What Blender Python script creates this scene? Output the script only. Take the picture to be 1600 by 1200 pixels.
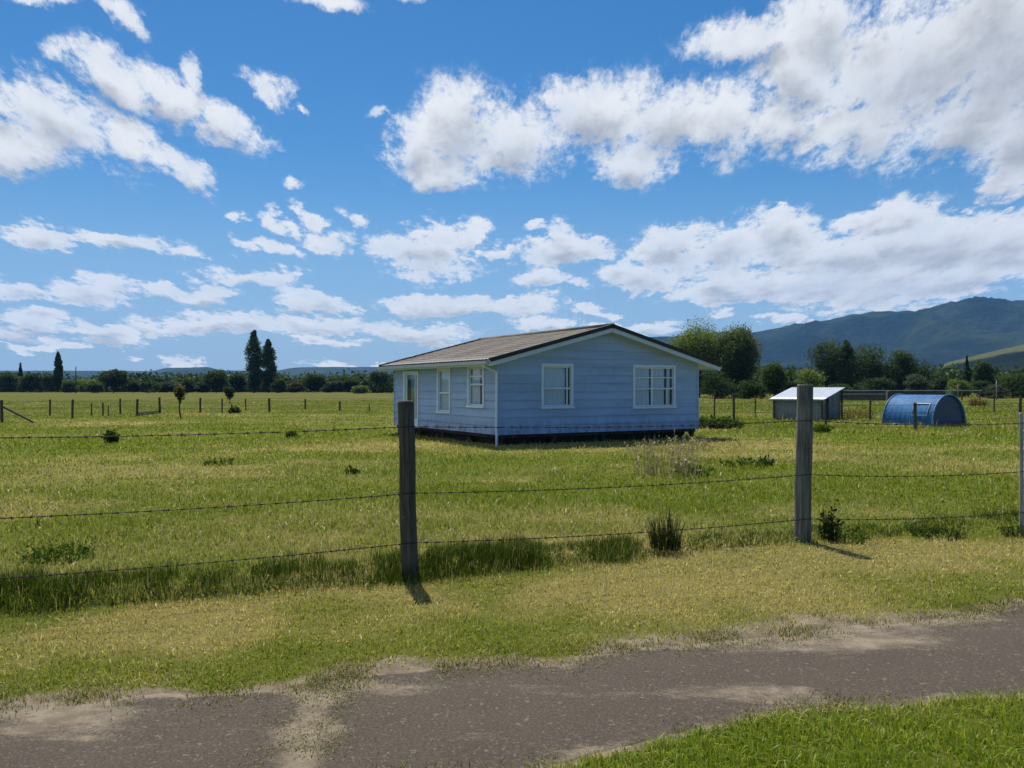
import bpy, math, random
import numpy as np

for o in list(bpy.data.objects):
    bpy.data.objects.remove(o)
SC = bpy.context.scene
COL = SC.collection
R = math.radians
rng = np.random.default_rng(7)
random.seed(7)

# ------------------------------------------------------------------ camera, sun, sky, exposure
EYE = 1.7
FPX = 1300.0            # focal length in photograph pixels (1600 wide)
HORIZON = 605.0
cam_d = bpy.data.cameras.new("camera")
cam = bpy.data.objects.new("camera", cam_d)
COL.objects.link(cam)
cam_d.sensor_width = 36.0
cam_d.lens = FPX / 1600.0 * 36.0
cam_d.clip_start = 0.05
cam_d.clip_end = 30000.0
cam.location = (0, 0, EYE)
cam.rotation_euler = (R(90) + math.atan((HORIZON - 600) / FPX), 0, 0)
SC.camera = cam

SUN_EL, SUN_AZ = 62.0, -17.0         # azimuth measured from +Y, negative = to the left
sun_d = bpy.data.lights.new("sun", 'SUN')
sun = bpy.data.objects.new("sun", sun_d)
COL.objects.link(sun)
sun_d.energy = 5.0
sun_d.angle = R(0.5)
sun_d.color = (1.0, 0.955, 0.88)
sun.rotation_euler = (R(90 - SUN_EL), 0, R(-SUN_AZ) + math.pi)
SC.view_settings.view_transform = 'Standard'
SC.view_settings.look = 'None'
SC.view_settings.exposure = 0.3
SC.view_settings.gamma = 1.0
SC.cycles.max_bounces = 8
SC.cycles.diffuse_bounces = 3
SC.cycles.transparent_max_bounces = 8
SC.cycles.use_denoising = True
SC.cycles.volume_bounces = 0
SKY_STRENGTH = 0.078


def azel(px, py):
    """Direction (azimuth, elevation) of a point of the photograph's sky."""
    a = math.atan((px - 800) / FPX)
    return a, math.atan((HORIZON - py) / FPX * math.cos(a))


# cumulus puffs: centre, radii (photograph pixels as a measure of angle), tilt in degrees
PUFFS = [
    (165, 8, 95, 36, 40), (45, -6, 80, 20, 0), (520, 4, 100, 26, 8), (640, -6, 40, 18, 0),
    (110, 195, 170, 70, 22), (20, 232, 130, 52, 0), (210, 225, 100, 45, 30), (15, 170, 60, 40, 20),
    (170, 125, 120, 48, 24), (270, 160, 120, 54, 22), (350, 195, 95, 50, 34), (305, 118, 34, 50, 10), (68, 84, 42, 32, 45),
    (292, 268, 70, 38, 40), (425, 136, 50, 36, 40), (470, 165, 24, 12, 30), (582, 182, 30, 16, 0), (462, 292, 34, 14, 0),
    (75, 374, 68, 26, 16), (195, 378, 108, 24, 0), (380, 340, 36, 14, 0), (482, 334, 40, 26, 25), (440, 346, 56, 22, 25),
    (375, 384, 44, 26, 30), (432, 388, 58, 26, 8), (512, 374, 56, 36, 0), (300, 400, 46, 18, 18), (545, 350, 44, 30, 20),
    (20, 446, 66, 28, 0), (128, 452, 116, 30, 4), (240, 455, 84, 22, 4), (390, 438, 130, 24, 0), (320, 464, 74, 22, 0), (505, 471, 100, 27, 4),
    (40, 505, 82, 28, 10), (180, 522, 110, 22, 4), (350, 507, 200, 32, 0), (500, 507, 170, 34, 0), (640, 517, 170, 28, 2),
    (510, 539, 84, 15, 2), (202, 557, 28, 14, 0), (285, 562, 46, 20, 0), (70, 535, 80, 10, 3), (590, 570, 160, 14, 0),
    (665, 395, 150, 66, 4), (730, 372, 60, 52, 0), (620, 375, 60, 36, 0), (690, 478, 150, 30, 0), (790, 478, 130, 28, 2),
    (780, 395, 50, 30, 0), (875, 392, 150, 42, 2), (880, 372, 52, 40, 0), (845, 438, 66, 30, 0), (900, 447, 46, 20, 0), (850, 506, 80, 22, 0),
    (930, 490, 80, 16, 6), (1030, 510, 84, 28, 0), (1115, 490, 48, 18, 0), (830, 355, 38, 13, 0), (1235, 500, 60, 22, 0), (960, 520, 90, 18, 0),
    (720, 200, 130, 110, 0), (650, 220, 70, 80, 0), (690, 262, 120, 50, 0), (810, 225, 140, 86, 0), (915, 180, 150, 86, 8), (1020, 180, 150, 96, 0),
    (1130, 190, 150, 84, 0), (985, 250, 120, 66, 0), (1230, 190, 110, 70, 0),
    (1170, 62, 150, 50, 4), (1250, 110, 120, 80, 25), (1290, 40, 130, 110, 0), (1430, 110, 260, 190, 0), (1570, 70, 240, 230, 0), (1340, 205, 140, 80, -12),
    (1500, 190, 210, 100, 4), (1585, 275, 76, 40, -10), (1600, 200, 120, 110, 0), (1700, 120, 300, 200, 0),
    (1050, 385, 100, 68, 0), (1000, 437, 88, 48, 0), (1140, 385, 130, 66, 0), (1225, 368, 100, 66, 10), (1330, 405, 190, 72, 0), (1450, 380, 220, 84, 0),
    (1580, 390, 200, 86, 0), (1250, 440, 300, 52, 0), (1420, 440, 260, 60, -4), (1120, 455, 140, 34, 0), (1390, 340, 110, 30, 2), (1220, 325, 16, 14, -30),
]


def build_world():
    w = bpy.data.worlds.new("World")
    SC.world = w
    w.use_nodes = True
    w.cycles.sampling_method = 'MANUAL'
    w.cycles.sample_map_resolution = 512
    nt = w.node_tree
    N, L = nt.nodes, nt.links
    N.clear()

    def node(t, **kw):
        n = N.new(t)
        for k, v in kw.items():
            setattr(n, k, v)
        return n

    def put(sock, v):
        if isinstance(v, bpy.types.NodeSocket):
            L.new(v, sock)
        else:
            sock.default_value = v

    def M(op, a, b=0.0, c=0.0, clamp=False):
        n = node('ShaderNodeMath', operation=op, use_clamp=clamp)
        put(n.inputs[0], a); put(n.inputs[1], b); put(n.inputs[2], c)
        return n.outputs[0]

    def V(op, a, b=(0, 0, 0)):
        n = node('ShaderNodeVectorMath', operation=op)
        put(n.inputs[0], a); put(n.inputs[1], b)
        return n.outputs[0]

    def XYZ(x, y, z):
        n = node('ShaderNodeCombineXYZ')
        put(n.inputs[0], x); put(n.inputs[1], y); put(n.inputs[2], z)
        return n.outputs[0]

    def MAP(v, a, b, c, d, smooth=True):
        n = node('ShaderNodeMapRange', interpolation_type='SMOOTHSTEP' if smooth else 'LINEAR')
        put(n.inputs[0], v)
        for i, q in enumerate((a, b, c, d)):
            n.inputs[1 + i].default_value = q
        return n.outputs[0]

    def MIXC(f, a, b):
        n = node('ShaderNodeMix', data_type='RGBA')
        put(n.inputs[0], f); put(n.inputs[6], a); put(n.inputs[7], b)
        return n.outputs[2]

    def NOISE(v, scale, detail, rough, lac=2.0):
        n = node('ShaderNodeTexNoise', noise_dimensions='3D')
        put(n.inputs['Vector'], v)
        n.inputs['Scale'].default_value = scale
        n.inputs['Detail'].default_value = detail
        n.inputs['Roughness'].default_value = rough
        n.inputs['Lacunarity'].default_value = lac
        return n

    sky = node('ShaderNodeTexSky', sky_type='NISHITA')
    sky.sun_disc = False
    sky.sun_elevation = R(SUN_EL)
    sky.sun_rotation = R(SUN_AZ)
    sky.altitude = 300
    sky.air_density = 1.0
    sky.dust_density = 0.3
    sky.ozone_density = 2.2
    hs = node('ShaderNodeHueSaturation')
    hs.inputs['Hue'].default_value = 0.5
    hs.inputs['Saturation'].default_value = 1.42
    hs.inputs['Value'].default_value = 1.0
    L.new(sky.outputs[0], hs.inputs['Color'])
    skyc = hs.outputs[0]

    tc = node('ShaderNodeTexCoord')
    sep = node('ShaderNodeSeparateXYZ')
    L.new(tc.outputs['Generated'], sep.inputs[0])
    dx, dy, dz = sep.outputs
    az = M('ARCTAN2', dx, dy)
    el = M('ARCSINE', dz)
    skyc = MIXC(MAP(el, 0.0, 0.26, 0.85, 0.0), skyc, (3.0, 4.9, 7.4, 1))
    # noise space: a cloud sheet overhead seen in perspective, so far clouds get flat and small
    inv = M('DIVIDE', 1.0, M('ADD', M('MAXIMUM', dz, 0.0), 0.24))
    q = XYZ(M('MULTIPLY', az, M('MULTIPLY_ADD', inv, 0.6, 0.6)), M('MULTIPLY', inv, -0.55), 0.0)
    q_hi = V('ADD', q, (0.02, 0.07, 0.0))
    n1 = M('ADD', M('MULTIPLY', NOISE(q, 9.0, 10.0, 0.70).outputs[0], 0.55), M('MULTIPLY', NOISE(q, 32.0, 8.0, 0.72).outputs[0], 0.45))
    n2 = M('ADD', M('MULTIPLY', NOISE(q_hi, 9.0, 6.0, 0.62).outputs[0], 0.7), 0.15)
    wn = NOISE(q, 6.0, 7.0, 0.62).outputs['Color']
    wv = V('MULTIPLY', V('SUBTRACT', wn, (0.5, 0.5, 0.5)), (0.105, 0.062, 0.0))
    p0 = V('ADD', XYZ(az, el, 0.0), wv)
    p_up = {True: V('ADD', p0, (-0.002, 0.008, 0.0)), False: V('ADD', p0, (-0.004, 0.024, 0.0))}

    def blob_max(p, puffs):
        acc = None
        for (cx, cy, rx, ry, t) in puffs:
            a, e = azel(cx, cy)
            mp = node('ShaderNodeMapping', vector_type='TEXTURE')
            L.new(p, mp.inputs[0])
            mp.inputs[1].default_value = (a, e, 0.36 if rx < 62 else 0.12)
            mp.inputs[2].default_value = (0, 0, R(-t))
            mp.inputs[3].default_value = (rx / FPX, (ry * 0.9 if cy > 420 else ry) / FPX, 1)
            g = node('ShaderNodeTexGradient', gradient_type='SPHERICAL')
            L.new(mp.outputs[0], g.inputs[0])
            # smooth union so overlapping puffs thicken
            if acc is None:
                acc = g.outputs[1]
            else:
                n = node('ShaderNodeMath', operation='SMOOTH_MAX')
                L.new(acc, n.inputs[0]); L.new(g.outputs[1], n.inputs[1])
                n.inputs[2].default_value = 0.10
                acc = n.outputs[0]
        return acc

    def finish(d, d_up, amount=1.0, soft=0.5):
        """Cloud colour and cover from density here and density a little towards the sun."""
        cover = M('MULTIPLY', MAP(d, 0.0, soft, 0.0, 1.0), MAP(n2, 0.36, 0.56, 0.80, 1.0))
        thick = MAP(d_up, 0.28, 1.18, 0.0, 1.0)
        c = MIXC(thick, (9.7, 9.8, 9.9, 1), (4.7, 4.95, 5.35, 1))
        bg = node('ShaderNodeBackground')
        L.new(MIXC(M('MULTIPLY', cover, 0.97 * amount), skyc, c), bg.inputs[0])
        bg.inputs[1].default_value = SKY_STRENGTH
        return bg.outputs[0]

    def sector(x0, x1, y0, y1):
        keep = [p for p in PUFFS if p[0] + max(p[2], p[3]) * 1.1 + 60 > x0 and p[0] - max(p[2], p[3]) * 1.1 - 60 < x1
                and p[1] + max(p[3], p[2] * abs(math.sin(R(p[4])))) + 70 > y0 and p[1] - max(p[3], p[2] * abs(math.sin(R(p[4])))) - 70 < y1]
        is_low = y0 > 0
        b0, b1 = blob_max(p0, keep), blob_max(p_up[is_low], keep)
        d = M('ADD', M('MULTIPLY', b0, 1.35), M('MULTIPLY_ADD', n1, 3.7 if is_low else 3.4, -2.14 if is_low else -2.0))
        d2 = M('ADD', M('MULTIPLY', b1, 1.35), M('MULTIPLY_ADD', n2, 2.4 if is_low else 2.6, -1.55 if is_low else -1.58))
        d = M('MULTIPLY', d, MAP(b0, 0.0, 0.42, 0.0, 1.0))
        return finish(d, d2, 1.0, 0.46 if is_low else 0.62)

    def pick(fac, a, b):
        n = node('ShaderNodeMixShader')
        L.new(fac, n.inputs[0]); L.new(a, n.inputs[1]); L.new(b, n.inputs[2])
        return n.outputs[0]

    XA, XB, YS = 560, 1000, 315
    low = M('LESS_THAN', M('DIVIDE', M('TANGENT', el), M('COSINE', az)), (HORIZON - YS) / FPX)
    is_l = M('LESS_THAN', az, azel(XA, 600)[0])
    is_r = M('GREATER_THAN', az, azel(XB, 600)[0])
    rows = []
    for (y0, y1) in ((-300, YS), (YS, 640)):
        s = pick(is_l, sector(XA, XB, y0, y1), sector(-400, XA, y0, y1))
        rows.append(pick(is_r, s, sector(XB, 2000, y0, y1)))
    front = pick(low, rows[0], rows[1])
    # the rest of the sky: scattered cumulus from noise alone
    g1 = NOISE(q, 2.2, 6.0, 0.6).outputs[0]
    # unseen cloud added leftward to brighten the left wall; clearer blue behind right
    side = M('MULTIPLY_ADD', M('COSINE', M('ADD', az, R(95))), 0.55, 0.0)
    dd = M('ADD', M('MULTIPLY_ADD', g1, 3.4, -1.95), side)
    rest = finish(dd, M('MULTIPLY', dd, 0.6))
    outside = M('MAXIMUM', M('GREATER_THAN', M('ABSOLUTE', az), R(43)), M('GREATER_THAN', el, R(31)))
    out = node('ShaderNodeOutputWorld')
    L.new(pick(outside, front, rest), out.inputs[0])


build_world()


# ------------------------------------------------------------------ helpers
def ground_at(px, py):
    """Point of flat ground seen at a photograph pixel, used once to survey the place."""
    d = FPX * EYE / (py - HORIZON)
    return (px - 800) / FPX * d, d


def at_depth(px, d):
    return (px - 800) / FPX * d, d


def tag(o, label=None, cat=None, group=None, kind=None):
    if label: o['label'] = label
    if cat: o['category'] = cat
    if group: o['group'] = group
    if kind: o['kind'] = kind
    return o


def empty(name, loc, rz=0.0):
    o = bpy.data.objects.new(name, None)
    COL.objects.link(o)
    o.location = loc
    o.rotation_euler = (0, 0, rz)
    o.empty_display_size = 0.3
    return o


def link(name, me, parent=None, loc=None):
    o = bpy.data.objects.new(name, me)
    COL.objects.link(o)
    if parent is not None: o.parent = parent
    if loc is not None: o.location = loc
    return o


def np_mesh(name, verts, faces_list, mat=None, attrs=None, smooth=False):
    """verts (n,3); faces_list: arrays (m,k) of vertex indices; attrs {name: per-vertex float or colour array}."""
    me = bpy.data.meshes.new(name)
    verts = np.asarray(verts, dtype=np.float32)
    me.vertices.add(len(verts))
    me.vertices.foreach_set('co', verts.ravel())
    loops = np.concatenate([np.asarray(f, dtype=np.int32).ravel() for f in faces_list])
    tot = np.concatenate([np.full(len(f), f.shape[1], dtype=np.int32) for f in faces_list])
    start = np.concatenate([[0], np.cumsum(tot)[:-1]]).astype(np.int32)
    me.loops.add(len(loops))
    me.loops.foreach_set('vertex_index', loops)
    me.polygons.add(len(tot))
    me.polygons.foreach_set('loop_start', start)
    if smooth:
        me.polygons.foreach_set('use_smooth', np.ones(len(tot), dtype=bool))
    for k, a in (attrs or {}).items():
        a = np.asarray(a, dtype=np.float32)
        if a.ndim == 1:
            at = me.attributes.new(k, 'FLOAT', 'POINT')
            at.data.foreach_set('value', a)
        else:
            at = me.attributes.new(k, 'FLOAT_COLOR', 'POINT')
            if a.shape[1] == 3:
                a = np.concatenate([a, np.ones((len(a), 1), np.float32)], 1)
            at.data.foreach_set('color', a.ravel())
    me.update(calc_edges=True)
    if mat: me.materials.append(mat)
    return me


class MB:
    """Collects boxes, tubes and prisms and links them as one mesh object."""
    def __init__(self):
        self.v, self.f = [], []

    def add(self, vs, fs):
        b = len(self.v)
        self.v += [tuple(p) for p in vs]
        self.f += [tuple(b + i for i in f) for f in fs]
        return self

    def box(self, x0, x1, y0, y1, z0, z1):
        return self.add([(x0, y0, z0), (x1, y0, z0), (x1, y1, z0), (x0, y1, z0), (x0, y0, z1), (x1, y0, z1), (x1, y1, z1), (x0, y1, z1)],
                        [(0, 3, 2, 1), (4, 5, 6, 7), (0, 1, 5, 4), (1, 2, 6, 5), (2, 3, 7, 6), (3, 0, 4, 7)])

    def tube(self, pts, radii, n=8, cap=True, wob=0.0):
        pts = [np.array(p, float) for p in pts]
        if not hasattr(radii, '__len__'): radii = [radii] * len(pts)
        b = len(self.v)
        for i, p in enumerate(pts):
            t = pts[min(i + 1, len(pts) - 1)] - pts[max(i - 1, 0)]
            t = t / (np.linalg.norm(t) + 1e-9)
            a = np.cross(t, (0, 0, 1.0)) if abs(t[2]) < 0.9 else np.cross(t, (0, 1.0, 0))
            a /= np.linalg.norm(a)
            c = np.cross(t, a)
            for k in range(n):
                an = 2 * math.pi * k / n
                r = radii[i] * (1 + wob * random.uniform(-1, 1))
                self.v.append(tuple(p + (a * math.cos(an) + c * math.sin(an)) * r))
        for i in range(len(pts) - 1):
            for k in range(n):
                k2 = (k + 1) % n
                self.f.append((b + i * n + k, b + i * n + k2, b + (i + 1) * n + k2, b + (i + 1) * n + k))
        if cap:
            self.f.append(tuple(b + k for k in reversed(range(n))))
            e = b + (len(pts) - 1) * n
            self.f.append(tuple(e + k for k in range(n)))
        return self

    def prism(self, poly, axis, a, b):
        """Extrude a 2-D outline along an axis ('x','y','z') from a to b."""
        n = len(poly)
        def P(p, t):
            return {'x': (t, p[0], p[1]), 'y': (p[0], t, p[1]), 'z': (p[0], p[1], t)}[axis]
        vs = [P(p, a) for p in poly] + [P(p, b) for p in poly]
        fs = [tuple(range(n)), tuple(reversed(range(n, 2 * n)))]
        fs += [(i, i + n, (i + 1) % n + n, (i + 1) % n) for i in range(n)]
        return self.add(vs, fs)

    def mesh(self, name, mat, smooth=False):
        me = bpy.data.meshes.new(name)
        me.from_pydata(self.v, [], self.f)
        if smooth:
            me.polygons.foreach_set('use_smooth', [True] * len(me.polygons))
        me.update()
        import bmesh
        bm = bmesh.new(); bm.from_mesh(me)
        bmesh.ops.recalc_face_normals(bm, faces=bm.faces)
        bm.to_mesh(me); bm.free()
        me.materials.append(mat)
        return me

    def build(self, name, mat, parent=None, smooth=False, bevel=0.0):
        o = link(name, self.mesh(name, mat, smooth), parent)
        if bevel:
            m = o.modifiers.new('bevel', 'BEVEL'); m.width = bevel; m.segments = 2; m.limit_method = 'ANGLE'
        return o


def _hash(ix, iy, seed):
    h = (ix.astype(np.int64) * 374761393 + iy.astype(np.int64) * 668265263 + seed * 1442695041) & 0xffffffff
    h = ((h ^ (h >> 13)) * 1274126177) & 0xffffffff
    return ((h ^ (h >> 16)) & 0xffff) / 65535.0


def vnoise(x, y, seed=0):
    ix, iy = np.floor(x), np.floor(y)
    fx, fy = x - ix, y - iy
    fx = fx * fx * (3 - 2 * fx); fy = fy * fy * (3 - 2 * fy)
    ix, iy = ix.astype(np.int64), iy.astype(np.int64)
    a, b = _hash(ix, iy, seed), _hash(ix + 1, iy, seed)
    c, d = _hash(ix, iy + 1, seed), _hash(ix + 1, iy + 1, seed)
    return (a * (1 - fx) + b * fx) * (1 - fy) + (c * (1 - fx) + d * fx) * fy


def fbm(x, y, octaves=4, seed=0, gain=0.5):
    x, y = np.asarray(x, float), np.asarray(y, float)
    s, amp, tot = 0.0, 1.0, 0.0
    for i in range(octaves):
        s = s + amp * vnoise(x * 2 ** i + 17.3 * i, y * 2 ** i - 9.1 * i, seed + i)
        tot += amp; amp *= gain
    return s / tot


def sstep(a, b, x):
    t = np.clip((x - a) / (b - a), 0, 1)
    return t * t * (3 - 2 * t)


# ------------------------------------------------------------------ materials
class Mat:
    def __init__(self, name):
        self.m = bpy.data.materials.new(name)
        self.m.use_nodes = True
        self.nt = self.m.node_tree
        self.N, self.L = self.nt.nodes, self.nt.links
        self.b = self.N['Principled BSDF']
        self.out = self.N['Material Output']

    def node(self, t, **kw):
        n = self.N.new(t)
        for k, v in kw.items(): setattr(n, k, v)
        return n

    def put(self, s, v):
        if isinstance(v, bpy.types.NodeSocket): self.L.new(v, s)
        elif isinstance(v, tuple) and len(v) == 3 and s.type == 'RGBA': s.default_value = (*v, 1)
        else: s.default_value = v

    def coord(self, which='Object', scale=(1, 1, 1), rot=(0, 0, 0)):
        t = self.node('ShaderNodeTexCoord'); mp = self.node('ShaderNodeMapping')
        self.L.new(t.outputs[which], mp.inputs[0]); mp.inputs[3].default_value = scale; mp.inputs[2].default_value = rot
        return mp.outputs[0]

    def world(self, scale=(1, 1, 1)):
        g = self.node('ShaderNodeNewGeometry'); mp = self.node('ShaderNodeMapping')
        self.L.new(g.outputs['Position'], mp.inputs[0]); mp.inputs[3].default_value = scale
        return mp.outputs[0]

    def noise(self, v, scale, detail=4.0, rough=0.55):
        n = self.node('ShaderNodeTexNoise')
        self.put(n.inputs['Vector'], v); n.inputs['Scale'].default_value = scale
        n.inputs['Detail'].default_value = detail; n.inputs['Roughness'].default_value = rough
        return n.outputs[0]

    def ramp(self, v, a, b, c=0.0, d=1.0):
        n = self.node('ShaderNodeMapRange', interpolation_type='SMOOTHSTEP')
        self.put(n.inputs[0], v)
        for i, q in enumerate((a, b, c, d)): n.inputs[1 + i].default_value = q
        return n.outputs[0]

    def math(self, op, a, b=0.0, c=0.0, clamp=False):
        n = self.node('ShaderNodeMath', operation=op, use_clamp=clamp)
        self.put(n.inputs[0], a); self.put(n.inputs[1], b); self.put(n.inputs[2], c)
        return n.outputs[0]

    def mix(self, f, a, b, blend='MIX'):
        n = self.node('ShaderNodeMix', data_type='RGBA', blend_type=blend)
        self.put(n.inputs[0], f); self.put(n.inputs[6], a); self.put(n.inputs[7], b)
        return n.outputs[2]

    def attr(self, name, out='Fac'):
        n = self.node('ShaderNodeAttribute', attribute_name=name)
        return n.outputs[out]

    def bump(self, h, strength=0.3, dist=0.02):
        n = self.node('ShaderNodeBump')
        self.put(n.inputs['Height'], h); n.inputs['Strength'].default_value = strength; n.inputs['Distance'].default_value = dist
        self.L.new(n.outputs[0], self.b.inputs['Normal'])

    def base(self, c, rough=0.8, metal=0.0, spec=0.3):
        self.put(self.b.inputs['Base Color'], c); self.put(self.b.inputs['Roughness'], rough)
        self.b.inputs['Metallic'].default_value = metal
        self.b.inputs['Specular IOR Level'].default_value = spec
        return self


def paint_mat(name, col, dirt=(0.12, 0.12, 0.10), amount=0.5, rough=0.5, scale=3.0, boards=False):
    m = Mat(name)
    v = m.coord('Object')
    n = m.noise(v, scale, 6, 0.65)
    st = m.noise(m.coord('Object', (9, 9, 0.7)), 2.0, 5, 0.6)
    f = m.math('MULTIPLY', m.ramp(m.math('ADD', m.math('MULTIPLY', n, 0.6), m.math('MULTIPLY', st, 0.5)), 0.52, 0.85), amount)
    tone = m.mix(m.noise(v, 0.9, 3), tuple(c * 0.86 for c in col), tuple(min(1, c * 1.1) for c in col))
    c = m.mix(f, tone, dirt)
    if boards:
        # each board has weathered a little differently, with splashed mud along the foot of the wall
        bt = m.noise(m.coord('Object', (0.35, 0.35, 4.0)), 1.0, 2, 0.5)
        c = m.mix(m.ramp(bt, 0.35, 0.65, 0.0, 0.30), c, tuple(min(1, x * 1.45 + 0.05) for x in col))
        sx = m.node('ShaderNodeSeparateXYZ'); m.L.new(v, sx.inputs[0])
        foot = m.math('MULTIPLY', m.ramp(sx.outputs[2], 0.95, 0.3), m.ramp(m.noise(m.coord('Object', (3, 3, 1.2)), 1.6, 6, 0.7), 0.42, 0.62))
        c = m.mix(m.math('MULTIPLY', foot, 0.55), c, (0.16, 0.15, 0.12))
        chalk = m.ramp(m.noise(m.coord('Object', (1.5, 1.5, 6)), 3.0, 7, 0.75), 0.58, 0.75, 0, 0.35)
        c = m.mix(chalk, c, (0.44, 0.52, 0.62))
    m.base(c, rough)
    m.bump(m.noise(v, 60, 3), 0.08, 0.003)
    return m.m


def wood_mat(name, a, b, scale=1.0, rough=0.85):
    m = Mat(name)
    v = m.coord('Object', (22 * scale, 22 * scale, 1.2 * scale))
    g = m.noise(v, 2.0, 6, 0.65)
    blot = m.noise(m.coord('Object'), 2.3 * scale, 4, 0.6)
    c = m.mix(m.ramp(g, 0.35, 0.68), a, b)
    c = m.mix(m.ramp(blot, 0.45, 0.75, 0, 0.6), c, tuple(x * 0.55 for x in a))
    c = m.mix(m.ramp(m.noise(m.coord('Object'), 9.0, 5, 0.6), 0.60, 0.72, 0, 0.5), c, (0.20, 0.21, 0.16))
    m.base(c, rough, spec=0.15)
    m.bump(g, 0.6, 0.006)
    return m.m


def leaf_mat(name, trans=0.35, attr='col', sheen=0.0, gloss=0.15):
    m = Mat(name)
    m.N.remove(m.b)
    c = m.attr(attr, 'Color')
    d = m.node('ShaderNodeBsdfDiffuse'); m.L.new(c, d.inputs[0])
    t = m.node('ShaderNodeBsdfTranslucent')
    m.L.new(m.mix(0.6, c, (0.92, 0.95, 0.40), 'MULTIPLY'), t.inputs[0])
    mx = m.node('ShaderNodeMixShader'); mx.inputs[0].default_value = trans
    m.L.new(d.outputs[0], mx.inputs[1]); m.L.new(t.outputs[0], mx.inputs[2])
    last = mx.outputs[0]
    if gloss:
        g = m.node('ShaderNodeBsdfGlossy'); g.inputs['Roughness'].default_value = 0.45
        g.inputs[0].default_value = (0.9, 0.95, 1.0, 1)
        fr = m.node('ShaderNodeFresnel'); fr.inputs[0].default_value = 1.35
        m2 = m.node('ShaderNodeMixShader')
        m.L.new(m.math('MULTIPLY', fr.outputs[0], gloss), m2.inputs[0])
        m.L.new(last, m2.inputs[1]); m.L.new(g.outputs[0], m2.inputs[2])
        last = m2.outputs[0]
    m.L.new(last, m.out.inputs[0])
    return m.m


SAND_A, SAND_B = (0.150, 0.118, 0.080), (0.270, 0.220, 0.155)


def sand_colour(m):
    w = m.world()
    c = m.mix(m.ramp(m.noise(w, 5.0, 6, 0.7), 0.35, 0.65), SAND_A, SAND_B)
    return m.mix(m.ramp(m.noise(w, 90.0, 3, 0.7), 0.45, 0.7, 0, 0.55), c, (0.13, 0.10, 0.065))


def ground_mat():
    m = Mat('ground_turf')
    w = m.world()
    dry = m.attr('dry')
    fine = m.noise(w, 14.0, 6, 0.7)
    mid = m.noise(m.world((1, 0.45, 1)), 0.9, 6, 0.65)
    huge = m.noise(m.world((0.35, 1.0, 1)), 0.05, 4, 0.6)
    f = m.math('ADD', dry, m.math('MULTIPLY_ADD', fine, 0.55, -0.275))
    f = m.math('ADD', f, m.math('MULTIPLY_ADD', mid, 0.7, -0.35))
    f = m.math('ADD', f, m.math('MULTIPLY_ADD', huge, 0.6, -0.30), clamp=True)
    green = m.mix(mid, (0.095, 0.120, 0.014), (0.165, 0.180, 0.024))
    straw = m.mix(fine, (0.21, 0.175, 0.050), (0.36, 0.295, 0.11))
    c = m.mix(m.ramp(f, 0.2, 0.9), green, straw)
    dark = m.ramp(m.noise(m.world((1, 0.5, 1)), 3.2, 5, 0.7), 0.58, 0.74, 0, 0.55)
    c = m.mix(dark, c, (0.035, 0.060, 0.010))
    vl = m.node('ShaderNodeVectorMath', operation='LENGTH')
    m.L.new(w, vl.inputs[0])
    c = m.mix(m.ramp(vl.outputs['Value'], 26, 6, 0, 0.45), c, (0.060, 0.058, 0.020))
    c = m.mix(m.ramp(vl.outputs['Value'], 34, 80, 0, 0.75), c, (0.085, 0.085, 0.016))
    far = m.noise(m.world((0.06, 0.5, 1)), 0.8, 6, 0.7)
    c = m.mix(m.ramp(far, 0.45, 0.66, 0, 0.55), c, (0.075, 0.095, 0.016))
    sm = m.math('ADD', m.attr('sand'), m.math('MULTIPLY_ADD', m.noise(w, 7.0, 8, 0.8), 1.1, -0.55))
    c = m.mix(m.ramp(sm, 0.25, 0.6), c, sand_colour(m))
    m.base(c, 0.95, spec=0.05)
    m.bump(m.math('ADD', fine, m.math('MULTIPLY', m.noise(w, 45, 3), 0.5)), 0.7, 0.05)
    return m.m


def asphalt_mat():
    m = Mat('worn_asphalt')
    w = m.world()
    fine = m.noise(w, 62.0, 5, 0.85)
    mid = m.noise(w, 2.2, 6, 0.65)
    c = m.mix(mid, (0.054, 0.042, 0.029), (0.084, 0.066, 0.048))
    c = m.mix(m.ramp(fine, 0.5, 0.68, 0, 0.6), c, (0.175, 0.145, 0.115))
    c = m.mix(m.ramp(fine, 0.49, 0.34, 0, 0.6), c, (0.026, 0.021, 0.017))
    c = m.mix(m.ramp(m.noise(w, 34.0, 2, 0.6), 0.62, 0.72, 0, 0.5), c, (0.24, 0.20, 0.15))
    streak = m.noise(m.world((0.8, 2.0, 1)), 2.6, 9, 0.80)
    sm = m.math('ADD', m.attr('sand'), m.math('MULTIPLY_ADD', streak, 1.7, -0.90))
    sm = m.math('ADD', sm, m.math('MULTIPLY_ADD', fine, 0.7, -0.35))
    c = m.mix(m.ramp(sm, 0.20, 0.62, 0, 0.85), c, sand_colour(m))
    m.base(c, 0.92, spec=0.2)
    m.bump(fine, 0.55, 0.006)
    return m.m


GRASS_M = leaf_mat('grass_blades', 0.42, gloss=0.025)
LEAF_M = leaf_mat('tree_leaves', 0.42, gloss=0.12)
WEED_M = leaf_mat('weed_stems', 0.30, gloss=0.0)
BARK_M = wood_mat('bark', (0.055, 0.045, 0.035), (0.12, 0.10, 0.08), 0.4)
POST_DARK = wood_mat('weathered_post_brown', (0.060, 0.052, 0.040), (0.135, 0.120, 0.092))
POST_GREY = wood_mat('weathered_post_grey', (0.085, 0.088, 0.075), (0.20, 0.20, 0.175))
POST_PALE = wood_mat('bleached_post', (0.22, 0.22, 0.20), (0.38, 0.38, 0.36))
POST_FAR = wood_mat('old_fence_timber', (0.050, 0.045, 0.036), (0.12, 0.11, 0.09))
WIRE_M = Mat('rusty_wire').base((0.060, 0.048, 0.040), 0.6, 0.5).m

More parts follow.
